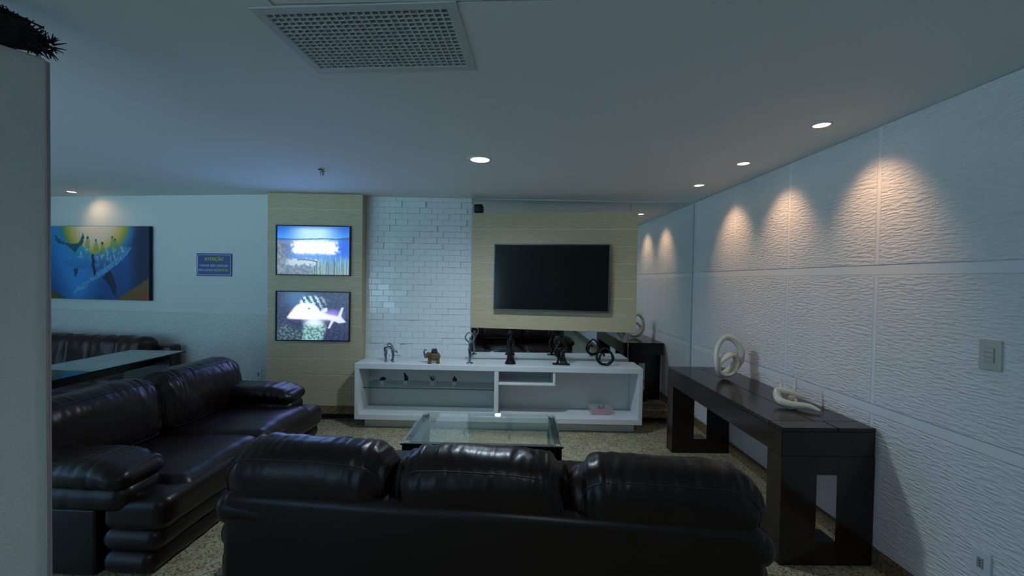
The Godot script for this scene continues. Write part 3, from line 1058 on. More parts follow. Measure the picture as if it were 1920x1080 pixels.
func cabinet_things() -> void:
	var top := 0.697
	little_plant("mini_potted_plant", "tiny round bushy green plant in a white pot on the glass shelf", -1.33, 4.52, 0)
	little_plant("mini_potted_plant", "tiny tall dark cactus in a white pot on the glass shelf", -1.08, 4.52, 1)
	little_plant("mini_potted_plant", "tiny spreading spiky green plant in a white pot on the glass shelf", -0.79, 4.52, 2)
	little_plant("mini_potted_plant", "tiny reddish cactus in a white pot on the glass shelf", -0.55, 4.52, 3)
	# gift box
	var t := thing("gift_box", "clear gift box with pink lining and a dark red bow in the cabinet", "box", P(1.045, 0.160, 4.50), -0.03)
	var st := start()
	cbox(st, Vector3(0, 0.030, 0), Vector3(0.20, 0.056, 0.10), 0.004)
	obj("pink_lining", st, M.pink_card, t)
	st = start()
	cbox(st, Vector3(0, 0.0435, 0), Vector3(0.235, 0.085, 0.13), 0.003)
	obj("clear_shell", st, M.clear_box, t)
	st = start()
	for s in [-1.0, 1.0]:
		ball(st, Vector3(s * 0.02, 0.076, 0.03), Vector3(0.02, 0.012, 0.008), Basis(Vector3.BACK, s * 0.5), 10)
	ball(st, Vector3(0, 0.072, 0.03), Vector3(0.008, 0.009, 0.008), Basis(), 8)
	obj("bow", st, M.red_bow, t)
	# silver horse figure, head down
	t = thing("horse_figurine", "shiny silver stylised horse figurine standing on the white cabinet", "figurine", P(-1.26, top, 4.50), 0.25)
	st = start()
	tube(st, curve([Vector3(-0.035, 0.10, -0.012), Vector3(-0.03, 0.155, -0.01), Vector3(0.0, 0.168, 0), Vector3(0.03, 0.14, 0.005), Vector3(0.055, 0.112, 0.01)], 5), PackedFloat32Array([0.018, 0.026, 0.030, 0.026, 0.018, 0.016]), 10)
	obj("body", st, M.chrome, t)
	st = start()
	tube(st, curve([Vector3(0.045, 0.125, 0.01), Vector3(0.072, 0.112, 0.014), Vector3(0.088, 0.090, 0.014)], 4), PackedFloat32Array([0.015, 0.016, 0.012, 0.008]), 8)
	ball(st, Vector3(0.062, 0.128, 0.018), Vector3(0.005, 0.013, 0.005), Basis(), 8)
	obj("head", st, M.chrome, t)
	st = start()
	tube(st, curve([Vector3(-0.03, 0.165, -0.01), Vector3(0.0, 0.195, 0.0), Vector3(0.03, 0.165, 0.004), Vector3(0.05, 0.14, 0.008)], 4), PackedFloat32Array([0.006, 0.014, 0.012, 0.005]), 7)
	obj("mane", st, M.dull_silver, t)
	for e in [[-0.038, -0.02, -0.006], [-0.026, 0.012, 0.006], [0.032, -0.012, 0.004], [0.042, 0.02, 0.01]]:
		st = start()
		tube(st, curve([Vector3(e[0] * 0.9, 0.13, e[1]), Vector3(e[0] * 1.15, 0.07, e[1] * 1.3), Vector3(e[0], 0.02, e[1] * 1.5)], 4), PackedFloat32Array([0.012, 0.008, 0.006]), 7)
		lathe(st, [Vector2(0.0005, 0.022), Vector2(0.009, 0.02), Vector2(0.013, 0.0), Vector2(0.0005, 0.0)], Vector3(e[0], 0.0, e[1] * 1.5), 10)
		obj("leg", st, M.dull_silver, t)
	# elephant
	t = thing("elephant_figurine", "golden elephant figurine with raised silver trunk and violet saddle seat", "figurine", P(-0.775, top, 4.45), 0.15)
	st = start()
	ball(st, Vector3(0.012, 0.072, 0), Vector3(0.066, 0.046, 0.044))
	ball(st, Vector3(-0.05, 0.088, 0), Vector3(0.030, 0.032, 0.028))
	obj("body", st, M.gold, t)
	st = start()
	tube(st, curve([Vector3(-0.07, 0.085, 0), Vector3(-0.078, 0.06, 0), Vector3(-0.088, 0.085, 0), Vector3(-0.096, 0.13, 0), Vector3(-0.082, 0.145, 0), Vector3(-0.074, 0.132, 0)], 5), PackedFloat32Array([0.015, 0.014, 0.012, 0.010, 0.008, 0.006]), 8)
	obj("trunk", st, M.chrome, t)
	for s in [-1.0, 1.0]:
		st = start()
		ball(st, Vector3(-0.036, 0.086, s * 0.033), Vector3(0.020, 0.026, 0.006), Basis(Vector3.UP, s * 0.5), 10)
		obj("ear", st, M.gold, t)
	for e in [[-0.036, 0.022], [-0.036, -0.022], [0.05, 0.022], [0.05, -0.022]]:
		st = start()
		lathe(st, [Vector2(0.0005, 0.0), Vector2(0.021, 0.0), Vector2(0.018, 0.012), Vector2(0.019, 0.055)], Vector3(e[0], 0, e[1]), 10)
		obj("leg", st, M.gold, t)
	st = start()
	soft(st, Vector3(0.105, 0.075, 0.102), 0.03, Vector3i(2, 2, 2), 3, func(p, _n, _u): return p + Vector3(0.02, 0.074, 0))
	obj("blanket", st, M.gold, t)
	st = start()
	cbox(st, Vector3(0.012, 0.138, 0), Vector3(0.058, 0.032, 0.05), 0.008)
	cbox(st, Vector3(0.012, 0.122, 0), Vector3(0.07, 0.012, 0.06), 0.004)
	obj("saddle_seat", st, M.violet, t)
	# slender silver dancer with arms in a loop
	t = thing("dancer_figurine", "slender silver dancer figurine with both arms looped overhead", "figurine", P(-0.385, top, 4.47))
	st = start()
	lathe(st, [Vector2(0.0005, 0.0), Vector2(0.036, 0.0), Vector2(0.036, 0.006), Vector2(0.010, 0.012)])
	obj("base", st, M.dull_silver, t)
	st = start()
	tube(st, curve([Vector3(0, 0.008, 0), Vector3(0.002, 0.08, 0), Vector3(-0.003, 0.15, 0), Vector3(0.002, 0.20, 0), Vector3(0, 0.238, 0)], 5), PackedFloat32Array([0.010, 0.013, 0.016, 0.019, 0.014, 0.019, 0.010]), 10)
	ball(st, Vector3(0.004, 0.268, 0), Vector3(0.015, 0.020, 0.016))
	tube(st, PackedVector3Array([Vector3(0, 0.235, 0), Vector3(0.004, 0.262, 0)]), PackedFloat32Array([0.007]), 8)
	obj("body", st, M.dull_silver, t)
	for s in [-1.0, 1.0]:
		st = start()
		tube(st, curve([Vector3(s * 0.012, 0.226, 0), Vector3(s * 0.045, 0.258, 0), Vector3(s * 0.052, 0.285, 0), Vector3(s * 0.030, 0.318, 0), Vector3(0, 0.332, 0)], 5), PackedFloat32Array([0.009, 0.007, 0.0055]), 8)
		obj("arm", st, M.dull_silver, t)
	# dark lady in a flared gown
	t = thing("lady_statuette", "dark bronze lady statuette in a flared tiered gown on the cabinet", "statuette", P(0.052, top, 4.48))
	st = start()
	lathe(st, [Vector2(0.0005, 0.0), Vector2(0.062, 0.0), Vector2(0.058, 0.012), Vector2(0.044, 0.04), Vector2(0.034, 0.085), Vector2(0.046, 0.092), Vector2(0.030, 0.125), Vector2(0.021, 0.165), Vector2(0.015, 0.20), Vector2(0.020, 0.235), Vector2(0.022, 0.262), Vector2(0.010, 0.284), Vector2(0.0085, 0.300)], Vector3.ZERO, 20)
	obj("gown", st, M.bronze_black, t)
	st = start()
	ball(st, Vector3(0, 0.322, 0), Vector3(0.018, 0.025, 0.019))
	ball(st, Vector3(0.004, 0.345, -0.008), Vector3(0.013, 0.012, 0.013))
	obj("head", st, M.bronze_black, t)
	for s in [-1.0, 1.0]:
		st = start()
		tube(st, curve([Vector3(s * 0.02, 0.266, 0), Vector3(s * 0.036, 0.225, 0.008), Vector3(s * 0.022, 0.185, 0.026)], 5), PackedFloat32Array([0.009, 0.0075, 0.006]), 8)
		obj("arm", st, M.bronze_black, t)
	# entwined pair
	t = thing("couple_sculpture", "black openwork sculpture of two entwined figures on a thin base", "sculpture", P(0.60, top, 4.46), -0.1)
	st = start()
	cbox(st, Vector3(0, 0.006, 0), Vector3(0.185, 0.012, 0.07), 0.004)
	obj("base", st, M.bronze_black, t)
	for e in [[[-0.045, 0.01, 0.0], [-0.03, 0.07, 0.01], [-0.06, 0.13, 0.0], [-0.035, 0.20, 0.01], [-0.02, 0.255, 0.0]], [[0.06, 0.01, 0.0], [0.035, 0.06, -0.01], [0.02, 0.12, 0.0], [0.045, 0.18, -0.01], [0.02, 0.25, 0.0]]]:
		var pts := []
		for q in e:
			pts.append(Vector3(q[0], q[1], q[2]))
		st = start()
		tube(st, curve(pts, 6), PackedFloat32Array([0.014, 0.012, 0.018, 0.021, 0.017, 0.011]), 9)
		ball(st, pts[-1] + Vector3(0, 0.026, 0), Vector3(0.018, 0.024, 0.019))
		obj("figure", st, M.bronze_black, t)
	st = start()
	tube(st, curve([Vector3(-0.035, 0.22, 0.012), Vector3(-0.075, 0.24, 0.01), Vector3(-0.07, 0.285, 0), Vector3(-0.02, 0.305, 0), Vector3(0.03, 0.29, 0), Vector3(0.05, 0.24, 0)], 5), PackedFloat32Array([0.010, 0.009, 0.008]), 8)
	tube(st, curve([Vector3(0.04, 0.20, -0.012), Vector3(0.0, 0.18, 0.02), Vector3(-0.05, 0.17, 0.018)], 5), PackedFloat32Array([0.010, 0.008]), 8)
	obj("arms", st, M.bronze_black, t)
	st = start()
	tube(st, curve([Vector3(0.02, 0.12, 0), Vector3(-0.01, 0.08, 0.015), Vector3(0.0, 0.02, 0.02)], 5), PackedFloat32Array([0.014, 0.011, 0.009]), 8)
	tube(st, curve([Vector3(-0.05, 0.12, 0), Vector3(-0.012, 0.09, -0.015), Vector3(0.028, 0.02, -0.015)], 5), PackedFloat32Array([0.015, 0.011, 0.009]), 8)
	obj("legs", st, M.bronze_black, t)
	# black ring figure
	t = thing("ring_sculpture", "small black angular ring sculpture with a curled figure inside", "sculpture", P(1.065, top, 4.44), -0.25)
	st = start()
	var ring := curve([Vector3(-0.03, 0.016, 0), Vector3(0.035, 0.016, 0), Vector3(0.085, 0.075, 0), Vector3(0.065, 0.14, 0), Vector3(0.005, 0.192, 0), Vector3(-0.06, 0.145, 0), Vector3(-0.085, 0.085, 0), Vector3(-0.062, 0.04, 0)], 4)
	ring.append(Vector3(-0.045, 0.026, 0))
	tube(st, ring, PackedFloat32Array([0.015, 0.017, 0.018, 0.011, 0.008, 0.010, 0.014, 0.016]), 9, true)
	obj("ring", st, M.bronze_black, t)
	st = start()
	tube(st, curve([Vector3(-0.055, 0.06, 0.004), Vector3(-0.05, 0.105, 0.004), Vector3(-0.02, 0.128, 0.004), Vector3(-0.005, 0.112, 0.004), Vector3(-0.018, 0.098, 0.004)], 5), PackedFloat32Array([0.012, 0.012, 0.010, 0.007]), 8)
	obj("curled_figure", st, M.bronze_black, t)


# ---------------------------------------------------------------- furniture

func fold(p: Vector3, amp: float, fx: float, fy: float, fz: float, seed_: float) -> float:
	var n := folds.get_noise_3d(p.x * fx + seed_, p.y * fy, p.z * fz)
	var r := 1.0 - absf(n) * 3.2
	return amp * maxf(r, -0.4)


func back_pillow(size: Vector3, seed_: float, droop: float) -> Callable:
	return func(p: Vector3, n: Vector3, u: Vector3) -> Vector3:
		var e := absf(u.x)
		var q := p
		q.z *= 1.0 - 0.20 * pow(e, 4.0) - 0.10 * maxf(u.y, 0.0)
		q.y -= droop * pow(e, 3.0) * (0.5 + 0.5 * u.y) * signf(1.0)
		q += n * 0.014 * lumps.get_noise_3d(p.x * 3.0 + seed_, p.y * 3.0, p.z * 3.0)
		# folds gather at both ends and along the top
		var w := smoothstep(0.45, 0.98, e) + 0.55 * smoothstep(0.2, 0.9, u.y) * (0.35 + 0.65 * e)
		q += n * fold(p, 0.0085, 46.0, 7.0, 9.0, seed_) * w
		q += n * fold(p + Vector3(p.y * 0.5, 0, 0), 0.004, 24.0, 5.0, 4.0, seed_ + 50.0) * (0.25 + 0.6 * w)
		return q


func seat_pillow(seed_: float) -> Callable:
	return func(p: Vector3, n: Vector3, u: Vector3) -> Vector3:
		var q := p
		q.y += 0.022 * (1.0 - u.x * u.x) * (1.0 - u.z * u.z) * signf(u.y)
		q += n * 0.012 * lumps.get_noise_3d(p.x * 3.0 + seed_, p.y * 3.0, p.z * 2.0)
		q += n * fold(p, 0.005, 34.0, 8.0, 5.0, seed_) * (0.15 + 0.85 * smoothstep(0.4, 1.0, u.z)) * (0.3 + 0.7 * absf(u.x))
		return q


func arm_pad_shape(seed_: float) -> Callable:
	return func(p: Vector3, n: Vector3, u: Vector3) -> Vector3:
		var q := p
		q.y *= 1.0 - 0.30 * smoothstep(0.5, 1.0, u.z)
		q.y -= 0.02 * smoothstep(0.6, 1.0, u.z)
		q.x *= 1.0 + 0.06 * (1.0 - u.z * u.z)
		q += n * 0.010 * lumps.get_noise_3d(p.x * 4.0 + seed_, p.y * 4.0, p.z * 3.0)
		q += n * fold(p, 0.008, 6.0, 7.0, 40.0, seed_) * (0.25 + 0.75 * smoothstep(0.0, 0.9, u.z))
		return q


# a rolled-arm leather sofa; local z = 0 is its back, +z is the way it faces
func sofa(called: String, label: String, seats: int, w: float, back_w: float, back_top: float, at: Vector3, turn: float, leather: Material, seed_: float) -> Node3D:
	var t := thing(called, label, "sofa", at, turn, "dark leather sofas")
	var aw := 0.27
	var inw := w - 2.0 * aw
	var plain := func(p: Vector3, n: Vector3, _u: Vector3) -> Vector3: return p + n * 0.006 * lumps.get_noise_3d(p.x * 3.0 + seed_, p.y * 3.0, p.z * 3.0)
	var st := start()
	soft(st, Vector3(w - 0.06, 0.60, 0.16), 0.05, Vector3i(20, 6, 2), 4, func(p, n, u): return plain.call(p, n, u) + Vector3(0, 0.345, 0.085))
	obj("back_frame", st, leather, t)
	st = start()
	soft(st, Vector3(inw, 0.18, 0.70), 0.03, Vector3i(6, 2, 4), 2, func(p, _n, _u): return p + Vector3(0, 0.135, 0.51))
	obj("base", st, leather, t)
	for k in [0, 1, 2]:
		st = start()
		var rs := Vector3(w - 0.07, 0.13 if k < 2 else 0.185, 0.29 + 0.03 * k)
		soft(st, rs, 0.062, Vector3i(24, 1, 2), 5, func(p, n, u): return p + n * fold(p, 0.004, 26.0, 6.0, 6.0, seed_ + k * 9.0) + Vector3(0, 0.070 + 0.122 * k + (0.016 if k == 2 else 0.0), 0.845 + 0.017 * k))
		obj("front_roll", st, leather, t)
	var sw := inw / seats
	for k in seats:
		st = start()
		var f := seat_pillow(seed_ + k * 13.0)
		var size := Vector3(sw + (0.10 if k in [0, seats - 1] else 0.01), 0.20, 0.86)
		var off: float = -inw / 2.0 + sw * (k + 0.5) + (0.0 if seats == 1 else (-0.035 if k == 0 else (0.035 if k == seats - 1 else 0.0)))
		soft(st, size, 0.095, Vector3i(22, 2, 20), 5, f, Transform3D(Basis(Vector3.RIGHT, -0.04), Vector3(off, 0.345, 0.615)))
		obj("seat_cushion", st, leather, t)
	var bw := back_w / seats
	for k in seats:
		var size := Vector3(bw + 0.015, 0.36, 0.30) if seats == 3 else Vector3(bw + 0.03, 0.47, 0.34)
		var f := back_pillow(size, seed_ + 30.0 + k * 17.0, 0.055 if seats == 3 else 0.040)
		var where := Transform3D(Basis(Vector3.RIGHT, -0.10), Vector3(-back_w / 2.0 + bw * (k + 0.5), back_top - size.y / 2.0, 0.165))
		st = start()
		soft(st, size, 0.135, Vector3i(64, 12, 6), 9, f, where)
		var c := obj("back_cushion", st, leather, t)
		obj("seam", seam(size, 0.135, -0.80, f, where), M.leather_seam, c)
		obj("seam", seam(size, 0.135, 0.80, f, where), M.leather_seam, c)
	for s in [-1.0, 1.0]:
		var x: float = s * (w / 2.0 - aw / 2.0)
		st = start()
		soft(st, Vector3(aw - 0.07, 0.36, 0.67), 0.02, Vector3i(3, 4, 6), 2, func(p, n, u): return plain.call(p, n, u) + Vector3(x, 0.182, 0.35))
		obj("arm_panel", st, leather, t)
		st = start()
		soft(st, Vector3(aw, 0.16, 0.86), 0.078, Vector3i(4, 1, 30), 6, func(p, n, u): return p + n * fold(p, 0.004, 6.0, 6.0, 22.0, seed_ + s * 5.0) + Vector3(x, 0.425, 0.44))
		obj("arm_roll", st, leather, t)
		st = start()
		var pf := arm_pad_shape(seed_ + 70.0 + s * 11.0)
		var ps := Vector3(aw + 0.03, 0.15, 0.87)
		var pw := Transform3D(Basis(), Vector3(x, 0.545, 0.44))
		soft(st, ps, 0.072, Vector3i(6, 1, 60), 6, pf, pw)
		obj("arm_pad", st, leather, t)
	for s in [-1.0, 1.0]:
		for z in [0.10, 0.66]:
			st = start()
			lathe(st, [Vector2(0.0005, 0.0), Vector2(0.028, 0.0), Vector2(0.032, 0.06)], Vector3(s * (inw / 2.0 - 0.06), 0, z), 12)
			obj("foot", st, M.black_metal, t)
	return t


# straight sofa against the slanted wall, with channelled back cushions
func wall_sofa() -> void:
	var turn := -atan2(0.134, 1.0)
	var a := P(-4.86, 0, 4.99)
	var t := thing("wall_sofa", "brown leather sofa with pleated cushions along the wall below the painting", "sofa", a, turn, "dark leather sofas")
	var w := 2.30
	var st := start()
	soft(st, Vector3(w, 0.72, 0.14), 0.03, Vector3i(8, 4, 2), 3, func(p, _n, _u): return p + Vector3(0, 0.44, 0.085))
	obj("back_frame", st, M.red_leather, t)
	st = start()
	soft(st, Vector3(w - 0.02, 0.24, 0.60), 0.03, Vector3i(6, 2, 4), 2, func(p, _n, _u): return p + Vector3(0, 0.18, 0.45))
	obj("base", st, M.red_leather, t)
	for s in [-1.0, 1.0]:
		st = start()
		soft(st, Vector3(0.20, 0.52, 0.66), 0.05, Vector3i(2, 4, 4), 4, func(p, _n, _u): return p + Vector3(s * (w / 2.0 - 0.10), 0.33, 0.46))
		obj("arm", st, M.red_leather, t)
		for z in [0.16, 0.70]:
			st = start()
			lathe(st, [Vector2(0.0005, 0.0), Vector2(0.025, 0.0), Vector2(0.03, 0.075)], Vector3(s * (w / 2.0 - 0.14), 0, z), 12)
			obj("foot", st, M.black_metal, t)
	for k in 3:
		var cw := (w - 0.40) / 3.0
		var x := -w / 2.0 + 0.20 + cw * (k + 0.5)
		st = start()
		soft(st, Vector3(cw, 0.20, 0.62), 0.08, Vector3i(8, 2, 8), 4, seat_pillow(200.0 + k), Transform3D(Basis(), Vector3(x, 0.40, 0.47)))
		obj("seat_cushion", st, M.red_leather, t)
		st = start()
		var f := func(p: Vector3, n: Vector3, u: Vector3) -> Vector3:
			var q := p
			var cell := absf(fposmod(u.x * 1.0 + 1.0, 1.0) - 0.5) * 2.0
			q.z -= 0.05 * pow(cell, 5.0) * signf(maxf(u.z, 0.0))
			q += n * fold(p, 0.010, 16.0, 7.0, 7.0, 300.0 + k * 10.0) * (0.4 + 0.6 * absf(u.y))
			return q
		soft(st, Vector3(cw + 0.10, 0.50, 0.22), 0.10, Vector3i(30, 10, 2), 6, f, Transform3D(Basis(Vector3.RIGHT, -0.10), Vector3(x, 0.655, 0.24)))
		obj("back_cushion", st, M.red_leather, t)


func console_table() -> void:
	var x0 := 1.575
	var x1 := 2.112
	var d0 := 2.32
	var d1 := 3.99
	var top := 0.79
	var under := 0.625
	var t := thing("console_table", "dark wood console table with slab legs pierced by tall windows", "table", P((x0 + x1) / 2.0, 0, (d0 + d1) / 2.0))
	var o := -t.position
	var f := func(a: float, b: float, ya: float, yb: float, da: float, db: float, bevel := 0.003) -> SurfaceTool:
		var st := start()
		cbox(st, o + P((a + b) / 2.0, (ya + yb) / 2.0, (da + db) / 2.0), Vector3(b - a, yb - ya, db - da), bevel)
		return st
	# core under the boards
	obj("apron", f.call(x0, x1, under, top - 0.022, d0 + 0.001, d1 - 0.001), M.dark_wood, t)
	var mid := x0 + 0.318
	for e in [[d0, d0 + 0.118], [d1 - 0.118, d1]]:
		obj("end_board", f.call(x0, mid - 0.002, top - 0.022, top, e[0], e[1], 0.002), M.dark_wood, t)
		obj("end_board", f.call(mid + 0.002, x1, top - 0.022, top, e[0], e[1], 0.002), M.dark_wood, t)
	var m2 := x0 + 0.268
	obj("top_board", f.call(x0, m2 - 0.002, top - 0.022, top, d0 + 0.122, d1 - 0.122, 0.002), M.dark_wood, t)
	obj("top_board", f.call(m2 + 0.002, x1, top - 0.022, top, d0 + 0.122, d0 + 0.33, 0.002), M.dark_wood, t)
	obj("top_board", f.call(m2 + 0.002, x1, top - 0.022, top, d0 + 0.334, d1 - 0.122, 0.002), M.dark_wood, t)
	for e in [[d0, d0 + 0.13], [d1 - 0.13, d1]]:
		var st := start()
		var a := x0 + 0.205
		var b := x0 + 0.330
		# the plank on the wall side is only a thin facing
		for q in [[x0, a, 0.0, under, 0.13], [b, x1, 0.0, under, 0.014], [a, b, 0.0, 0.135, 0.13], [a, b, 0.520, under, 0.13]]:
			cbox(st, o + P((q[0] + q[1]) / 2.0, (q[2] + q[3]) / 2.0, e[0] + q[4] / 2.0), Vector3(q[1] - q[0], q[3] - q[2], q[4]), 0.0008)
		obj("slab_leg", st, M.dark_wood, t)
	# white loop sculpture
	var r := thing("loop_sculpture", "glossy cream ceramic sculpture of two nested loops on the console table", "sculpture", P(1.88, top + 0.010, 3.50), 0.15)
	var st := start()
	tube(st, closed_loop(0.115, 0.172, 0.0, 0.182, 0.0, 0.34), PackedFloat32Array([0.040, 0.042, 0.034, 0.030, 0.040]), 12, true, 0.58)
	obj("tall_loop", st, M.cream_ceramic, r)
	st = start()
	tube(st, closed_loop(0.085, 0.102, -0.012, 0.116, 0.035, -0.15), PackedFloat32Array([0.030, 0.032, 0.028, 0.026, 0.030]), 12, true, 0.58)
	obj("low_loop", st, M.cream_ceramic, r)
	# white branching sculpture
	r = thing("branch_sculpture", "white branching driftwood-like sculpture lying on the console table", "sculpture", P(1.90, top + 0.009, 2.72), 0.0)
	for e in [[[[-0.06, 0.06, -0.06], [-0.075, 0.03, 0.0], [-0.02, 0.018, 0.05], [0.05, 0.022, 0.09], [0.09, 0.008, 0.14]], [0.024, 0.026, 0.024, 0.018, 0.006]],
			[[[-0.07, 0.04, -0.02], [-0.06, 0.085, -0.05], [0.0, 0.085, -0.01], [0.05, 0.07, 0.02], [0.09, 0.06, 0.05]], [0.022, 0.024, 0.018, 0.011, 0.004]],
			[[[0.0, 0.03, -0.03], [0.045, 0.05, -0.05], [0.062, 0.10, -0.06], [0.07, 0.15, -0.065], [0.085, 0.205, -0.07]], [0.016, 0.017, 0.012, 0.007, 0.002]],
			[[[-0.03, 0.07, -0.06], [-0.012, 0.10, -0.09], [-0.004, 0.155, -0.11]], [0.013, 0.009, 0.002]],
			[[[-0.02, 0.02, 0.04], [0.02, 0.012, 0.01], [0.05, 0.03, -0.04]], [0.016, 0.014, 0.013]]]:
		st = start()
		var pts := []
		for q in e[0]:
			pts.append(Vector3(q[0], q[1], q[2]))
		tube(st, curve(pts, 6), PackedFloat32Array(e[1]), 10)
		ball(st, pts[0], Vector3.ONE * (e[1][0] - 0.0005), Basis(), 12)
		obj("branch", st, M.cream_ceramic, r)


func closed_loop(a: float, b: float, cx: float, cy: float, cz: float, twist: float) -> PackedVector3Array:
	var out := PackedVector3Array()
	for k in 48:
		var g := TAU * k / 48.0
		var y := sin(g)
		var w := a * (1.0 - 0.30 * maxf(y, 0.0) * maxf(y, 0.0))
		out.append(Vector3(cx + cos(g) * w + 0.02 * y, cy + y * (b - 0.012), cz + twist * 0.12 * y * cos(g) + twist * 0.05 * cos(g * 2.0)))
	return out


func coffee_table() -> void:
	var t := thing("coffee_table", "low coffee table with clear glass top on a black frame", "table", P(-0.145, 0, 3.19), -0.03)
	var w := 1.13
	var d := 0.69
	var top := 0.46
	var st := start()
	cbox(st, Vector3(0, top - 0.006, 0), Vector3(w, 0.012, d), 0.0015)
	var g := obj("glass_top", st, M.table_glass, t)
	st = start()
	cbox(st, Vector3(0, top - 0.006, d / 2.0 + 0.001), Vector3(w - 0.002, 0.0115, 0.002), 0.0)
	obj("polished_edge", st, M.glass_rim, g)
	for s in [-1.0, 1.0]:
		st = start()
		cbox(st, Vector3(s * (w / 2 - 0.035), 0.395, 0), Vector3(0.05, 0.106, d - 0.03), 0.003)
		obj("side_rail", st, M.black_lacquer, t)
		for z in [-1.0, 1.0]:
			st = start()
			cbox(st, Vector3(s * (w / 2 - 0.035), 0.171, z * (d / 2 - 0.045)), Vector3(0.06, 0.342, 0.06), 0.003)
			obj("leg", st, M.black_lacquer, t)
	st = start()
	cbox(st, Vector3(0, 0.395, d / 2 - 0.045), Vector3(w - 0.125, 0.106, 0.05), 0.003)
	obj("front_rail", st, M.black_lacquer, t)
	for s in [-1.0, 1.0]:
		for z in [-1.0, 1.0]:
			st = start()
			cbox(st, Vector3(s * (w / 2 - 0.035), 0.4505, z * (d / 2 - 0.05)), Vector3(0.03, 0.006, 0.03), 0.001)
			obj("pad", st, M.grey_plastic, t)


func glass_console() -> void:
	var t := thing("glass_console_table", "tall narrow glass table on black legs behind the loveseat", "table", P(-3.42, 0, 3.30))
	var w := 0.54
	var l := 1.66
	var st := start()
	cbox(st, Vector3(0, 0.844, 0), Vector3(w, 0.012, l), 0.0015)
	var g := obj("glass_top", st, M.shelf_glass, t)
	st = start()
	cbox(st, Vector3(w / 2 + 0.001, 0.844, 0), Vector3(0.002, 0.0115, l), 0.0)
	obj("polished_edge", st, M.glass_rim, g)
	for z in [-1.0, 1.0]:
		st = start()
		cbox(st, Vector3(0, 0.419, z * (l / 2 - 0.10)), Vector3(w - 0.10, 0.838, 0.07), 0.004)
		obj("slab_leg", st, M.black_lacquer, t)
	st = start()
	cbox(st, Vector3(0, 0.78, 0), Vector3(0.10, 0.10, l - 0.27), 0.003)
	obj("beam", st, M.black_lacquer, t)


# ---------------------------------------------------------------- things on the walls

func wall_things() -> void:
	var turn := -atan2(0.134, 1.0)
	var slope := 0.134
	var at := func(x: float, y: float, off: float) -> Vector3:
		var d := 4.74 + slope * (-2.62 - x)
		return P(x, y, d) + Vector3(sin(turn), 0, cos(turn)) * off
	# painting
	var t := thing("dolphin_painting", "unframed canvas painting of two dolphins below a bright sunlit surface", "painting", at.call(-4.845, 1.722, 0.003), turn)
	var st := start()
	cbox(st, Vector3(0, 0, 0.022), Vector3(1.385, 0.868, 0.044), 0.003)
	obj("canvas", st, M.canvas_edge, t)
	var m := mat("painting_print", Color.WHITE, 0.6)
	m.albedo_texture = painting_image()
	var o := put("painted_face", picture(1.379, 0.862), m, t)
	o.position = Vector3(0, 0, 0.0450)
	# notice
	t = thing("notice_sign", "small blue notice sign headed ATENÇÃO on the plain wall", "sign", at.call(-3.37, 1.718, 0.0), turn)
	st = start()
	cbox(st, Vector3(0, 0, 0.004), Vector3(0.447, 0.262, 0.008), 0.002)
	obj("plate", st, M.sign_blue, t)
	st = start()
	for s in [-1.0, 1.0]:
		cbox(st, Vector3(s * 0.207, 0, 0.0085), Vector3(0.007, 0.236, 0.002), 0.0)
		cbox(st, Vector3(0, s * 0.1145, 0.0085), Vector3(0.407, 0.007, 0.002), 0.0)
	obj("border_line", st, M.sign_pale, t)
	lettering("ATENÇÃO", 0.052, Vector3(0.0, 0.066, 0.009), M.sign_yellow, t)
	lettering("FAVOR NÃO SENTAR", 0.0375, Vector3(0.0, -0.010, 0.009), M.sign_pale, t)
	lettering("MOLHADO NOS", 0.0375, Vector3(-0.058, -0.061, 0.009), M.sign_pale, t)
	lettering("SOFÁS", 0.0375, Vector3(0.125, -0.061, 0.009), M.sign_yellow, t)
	# sockets and switch
	t = thing("wall_socket", "small white wall socket low on the rough plaster dado", "socket", at.call(-2.80, 0.482, 0.013), turn)
	socket(t)
	t = thing("wall_socket", "small white wall socket low on the textured side wall", "socket", P(WALL_X, 0.377, 1.80), -PI / 2.0)
	socket(t)
	t = thing("light_switch", "cream light switch plate with three rockers on the textured wall", "switch", P(WALL_X, 1.305, 1.795), -PI / 2.0)
	st = start()
	cbox(st, Vector3(0, 0, 0.005), Vector3(0.086, 0.134, 0.010), 0.003)
	obj("plate", st, M.cream_plastic, t)
	st = start()
	cbox(st, Vector3(0, 0, 0.0105), Vector3(0.042, 0.066, 0.003), 0.001)
	obj("insert", st, M.grey_plastic, t)
	for k in 3:
		st = start()
		cbox(st, Vector3(0, (k - 1) * 0.0212, 0.0125), Vector3(0.036, 0.018, 0.005), 0.002, Basis(Vector3.RIGHT, 0.08))
		obj("rocker", st, M.cream_plastic, t)


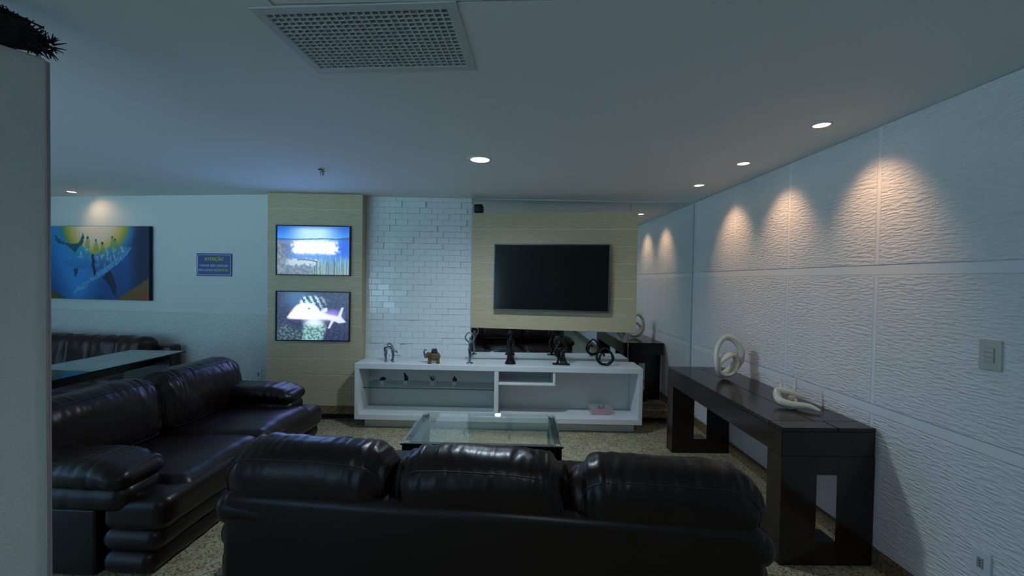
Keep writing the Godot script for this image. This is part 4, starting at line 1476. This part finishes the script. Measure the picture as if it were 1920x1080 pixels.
func socket(t: Node3D) -> void:
	var st := start()
	cbox(st, Vector3(0, 0, 0.005), Vector3(0.075, 0.116, 0.010), 0.003)
	obj("plate", st, M.white_plastic, t)
	st = start()
	cbox(st, Vector3(0, 0, 0.0105), Vector3(0.026, 0.046, 0.003), 0.001)
	obj("insert", st, M.grey_plastic, t)
	for k in 3:
		st = start()
		lathe(st, [Vector2(0.0003, 0.0), Vector2(0.003, 0.0), Vector2(0.003, -0.002)], Vector3(0, (k - 1) * 0.012, 0.0126), 8, Basis(Vector3.RIGHT, PI / 2))
		obj("contact_hole", st, M.black_rubber, t)


# ---------------------------------------------------------------- scene

func _ready() -> void:
	rng.seed = 7
	folds = noise(FastNoiseLite.TYPE_SIMPLEX_SMOOTH, 0.28, 77, 2)
	lumps = noise(FastNoiseLite.TYPE_SIMPLEX_SMOOTH, 0.6, 78, 2)
	# camera
	var cam := Camera3D.new()
	cam.name = "camera"
	cam.fov = rad_to_deg(2.0 * atan(540.0 / 780.0))
	cam.position = Vector3(0, 1.6, 0)
	cam.rotation = Vector3(-0.0192, -0.0128, 0.0165)
	cam.near = 0.02
	add_child(cam)
	cam.current = true
	# sky seen through the windows
	var sky := ProceduralSkyMaterial.new()
	sky.sky_top_color = Color(0.41, 0.61, 0.90)
	sky.sky_horizon_color = Color(0.57, 0.78, 0.95)
	sky.ground_horizon_color = Color(0.57, 0.75, 0.84)
	sky.ground_bottom_color = Color(0.55, 0.72, 0.80)
	sky.sky_energy_multiplier = 0.7
	sky.ground_energy_multiplier = 1.3
	var env := Environment.new()
	env.background_mode = Environment.BG_SKY
	env.sky = Sky.new()
	env.sky.sky_material = sky
	env.tonemap_mode = Environment.TONE_MAPPER_LINEAR
	env.tonemap_exposure = 5.8
	env.sdfgi_enabled = true
	env.ssao_enabled = true
	env.ssil_enabled = true
	var we := WorldEnvironment.new()
	we.name = "environment"
	we.environment = env
	add_child(we)

	materials()
	setting()
	lamps()
	pillar()
	television_wall()
	media_cabinet()
	sofa("leather_sofa", "three-seat dark brown leather sofa facing the television across the coffee table", 3, 2.37, 2.36, 0.845, P(-0.118, 0, 1.70), PI - 0.118, M.leather, 10.0)
	sofa("leather_loveseat", "two-seat dark brown leather loveseat beside the pillar, facing the console table", 2, 1.78, 1.70, 0.870, P(-2.78, 0, 3.07), PI / 2.0 - 0.05, M.leather, 400.0)
	wall_sofa()
	coffee_table()
	console_table()
	glass_console()
	air_return()
	cabinet_things()
	wall_things()
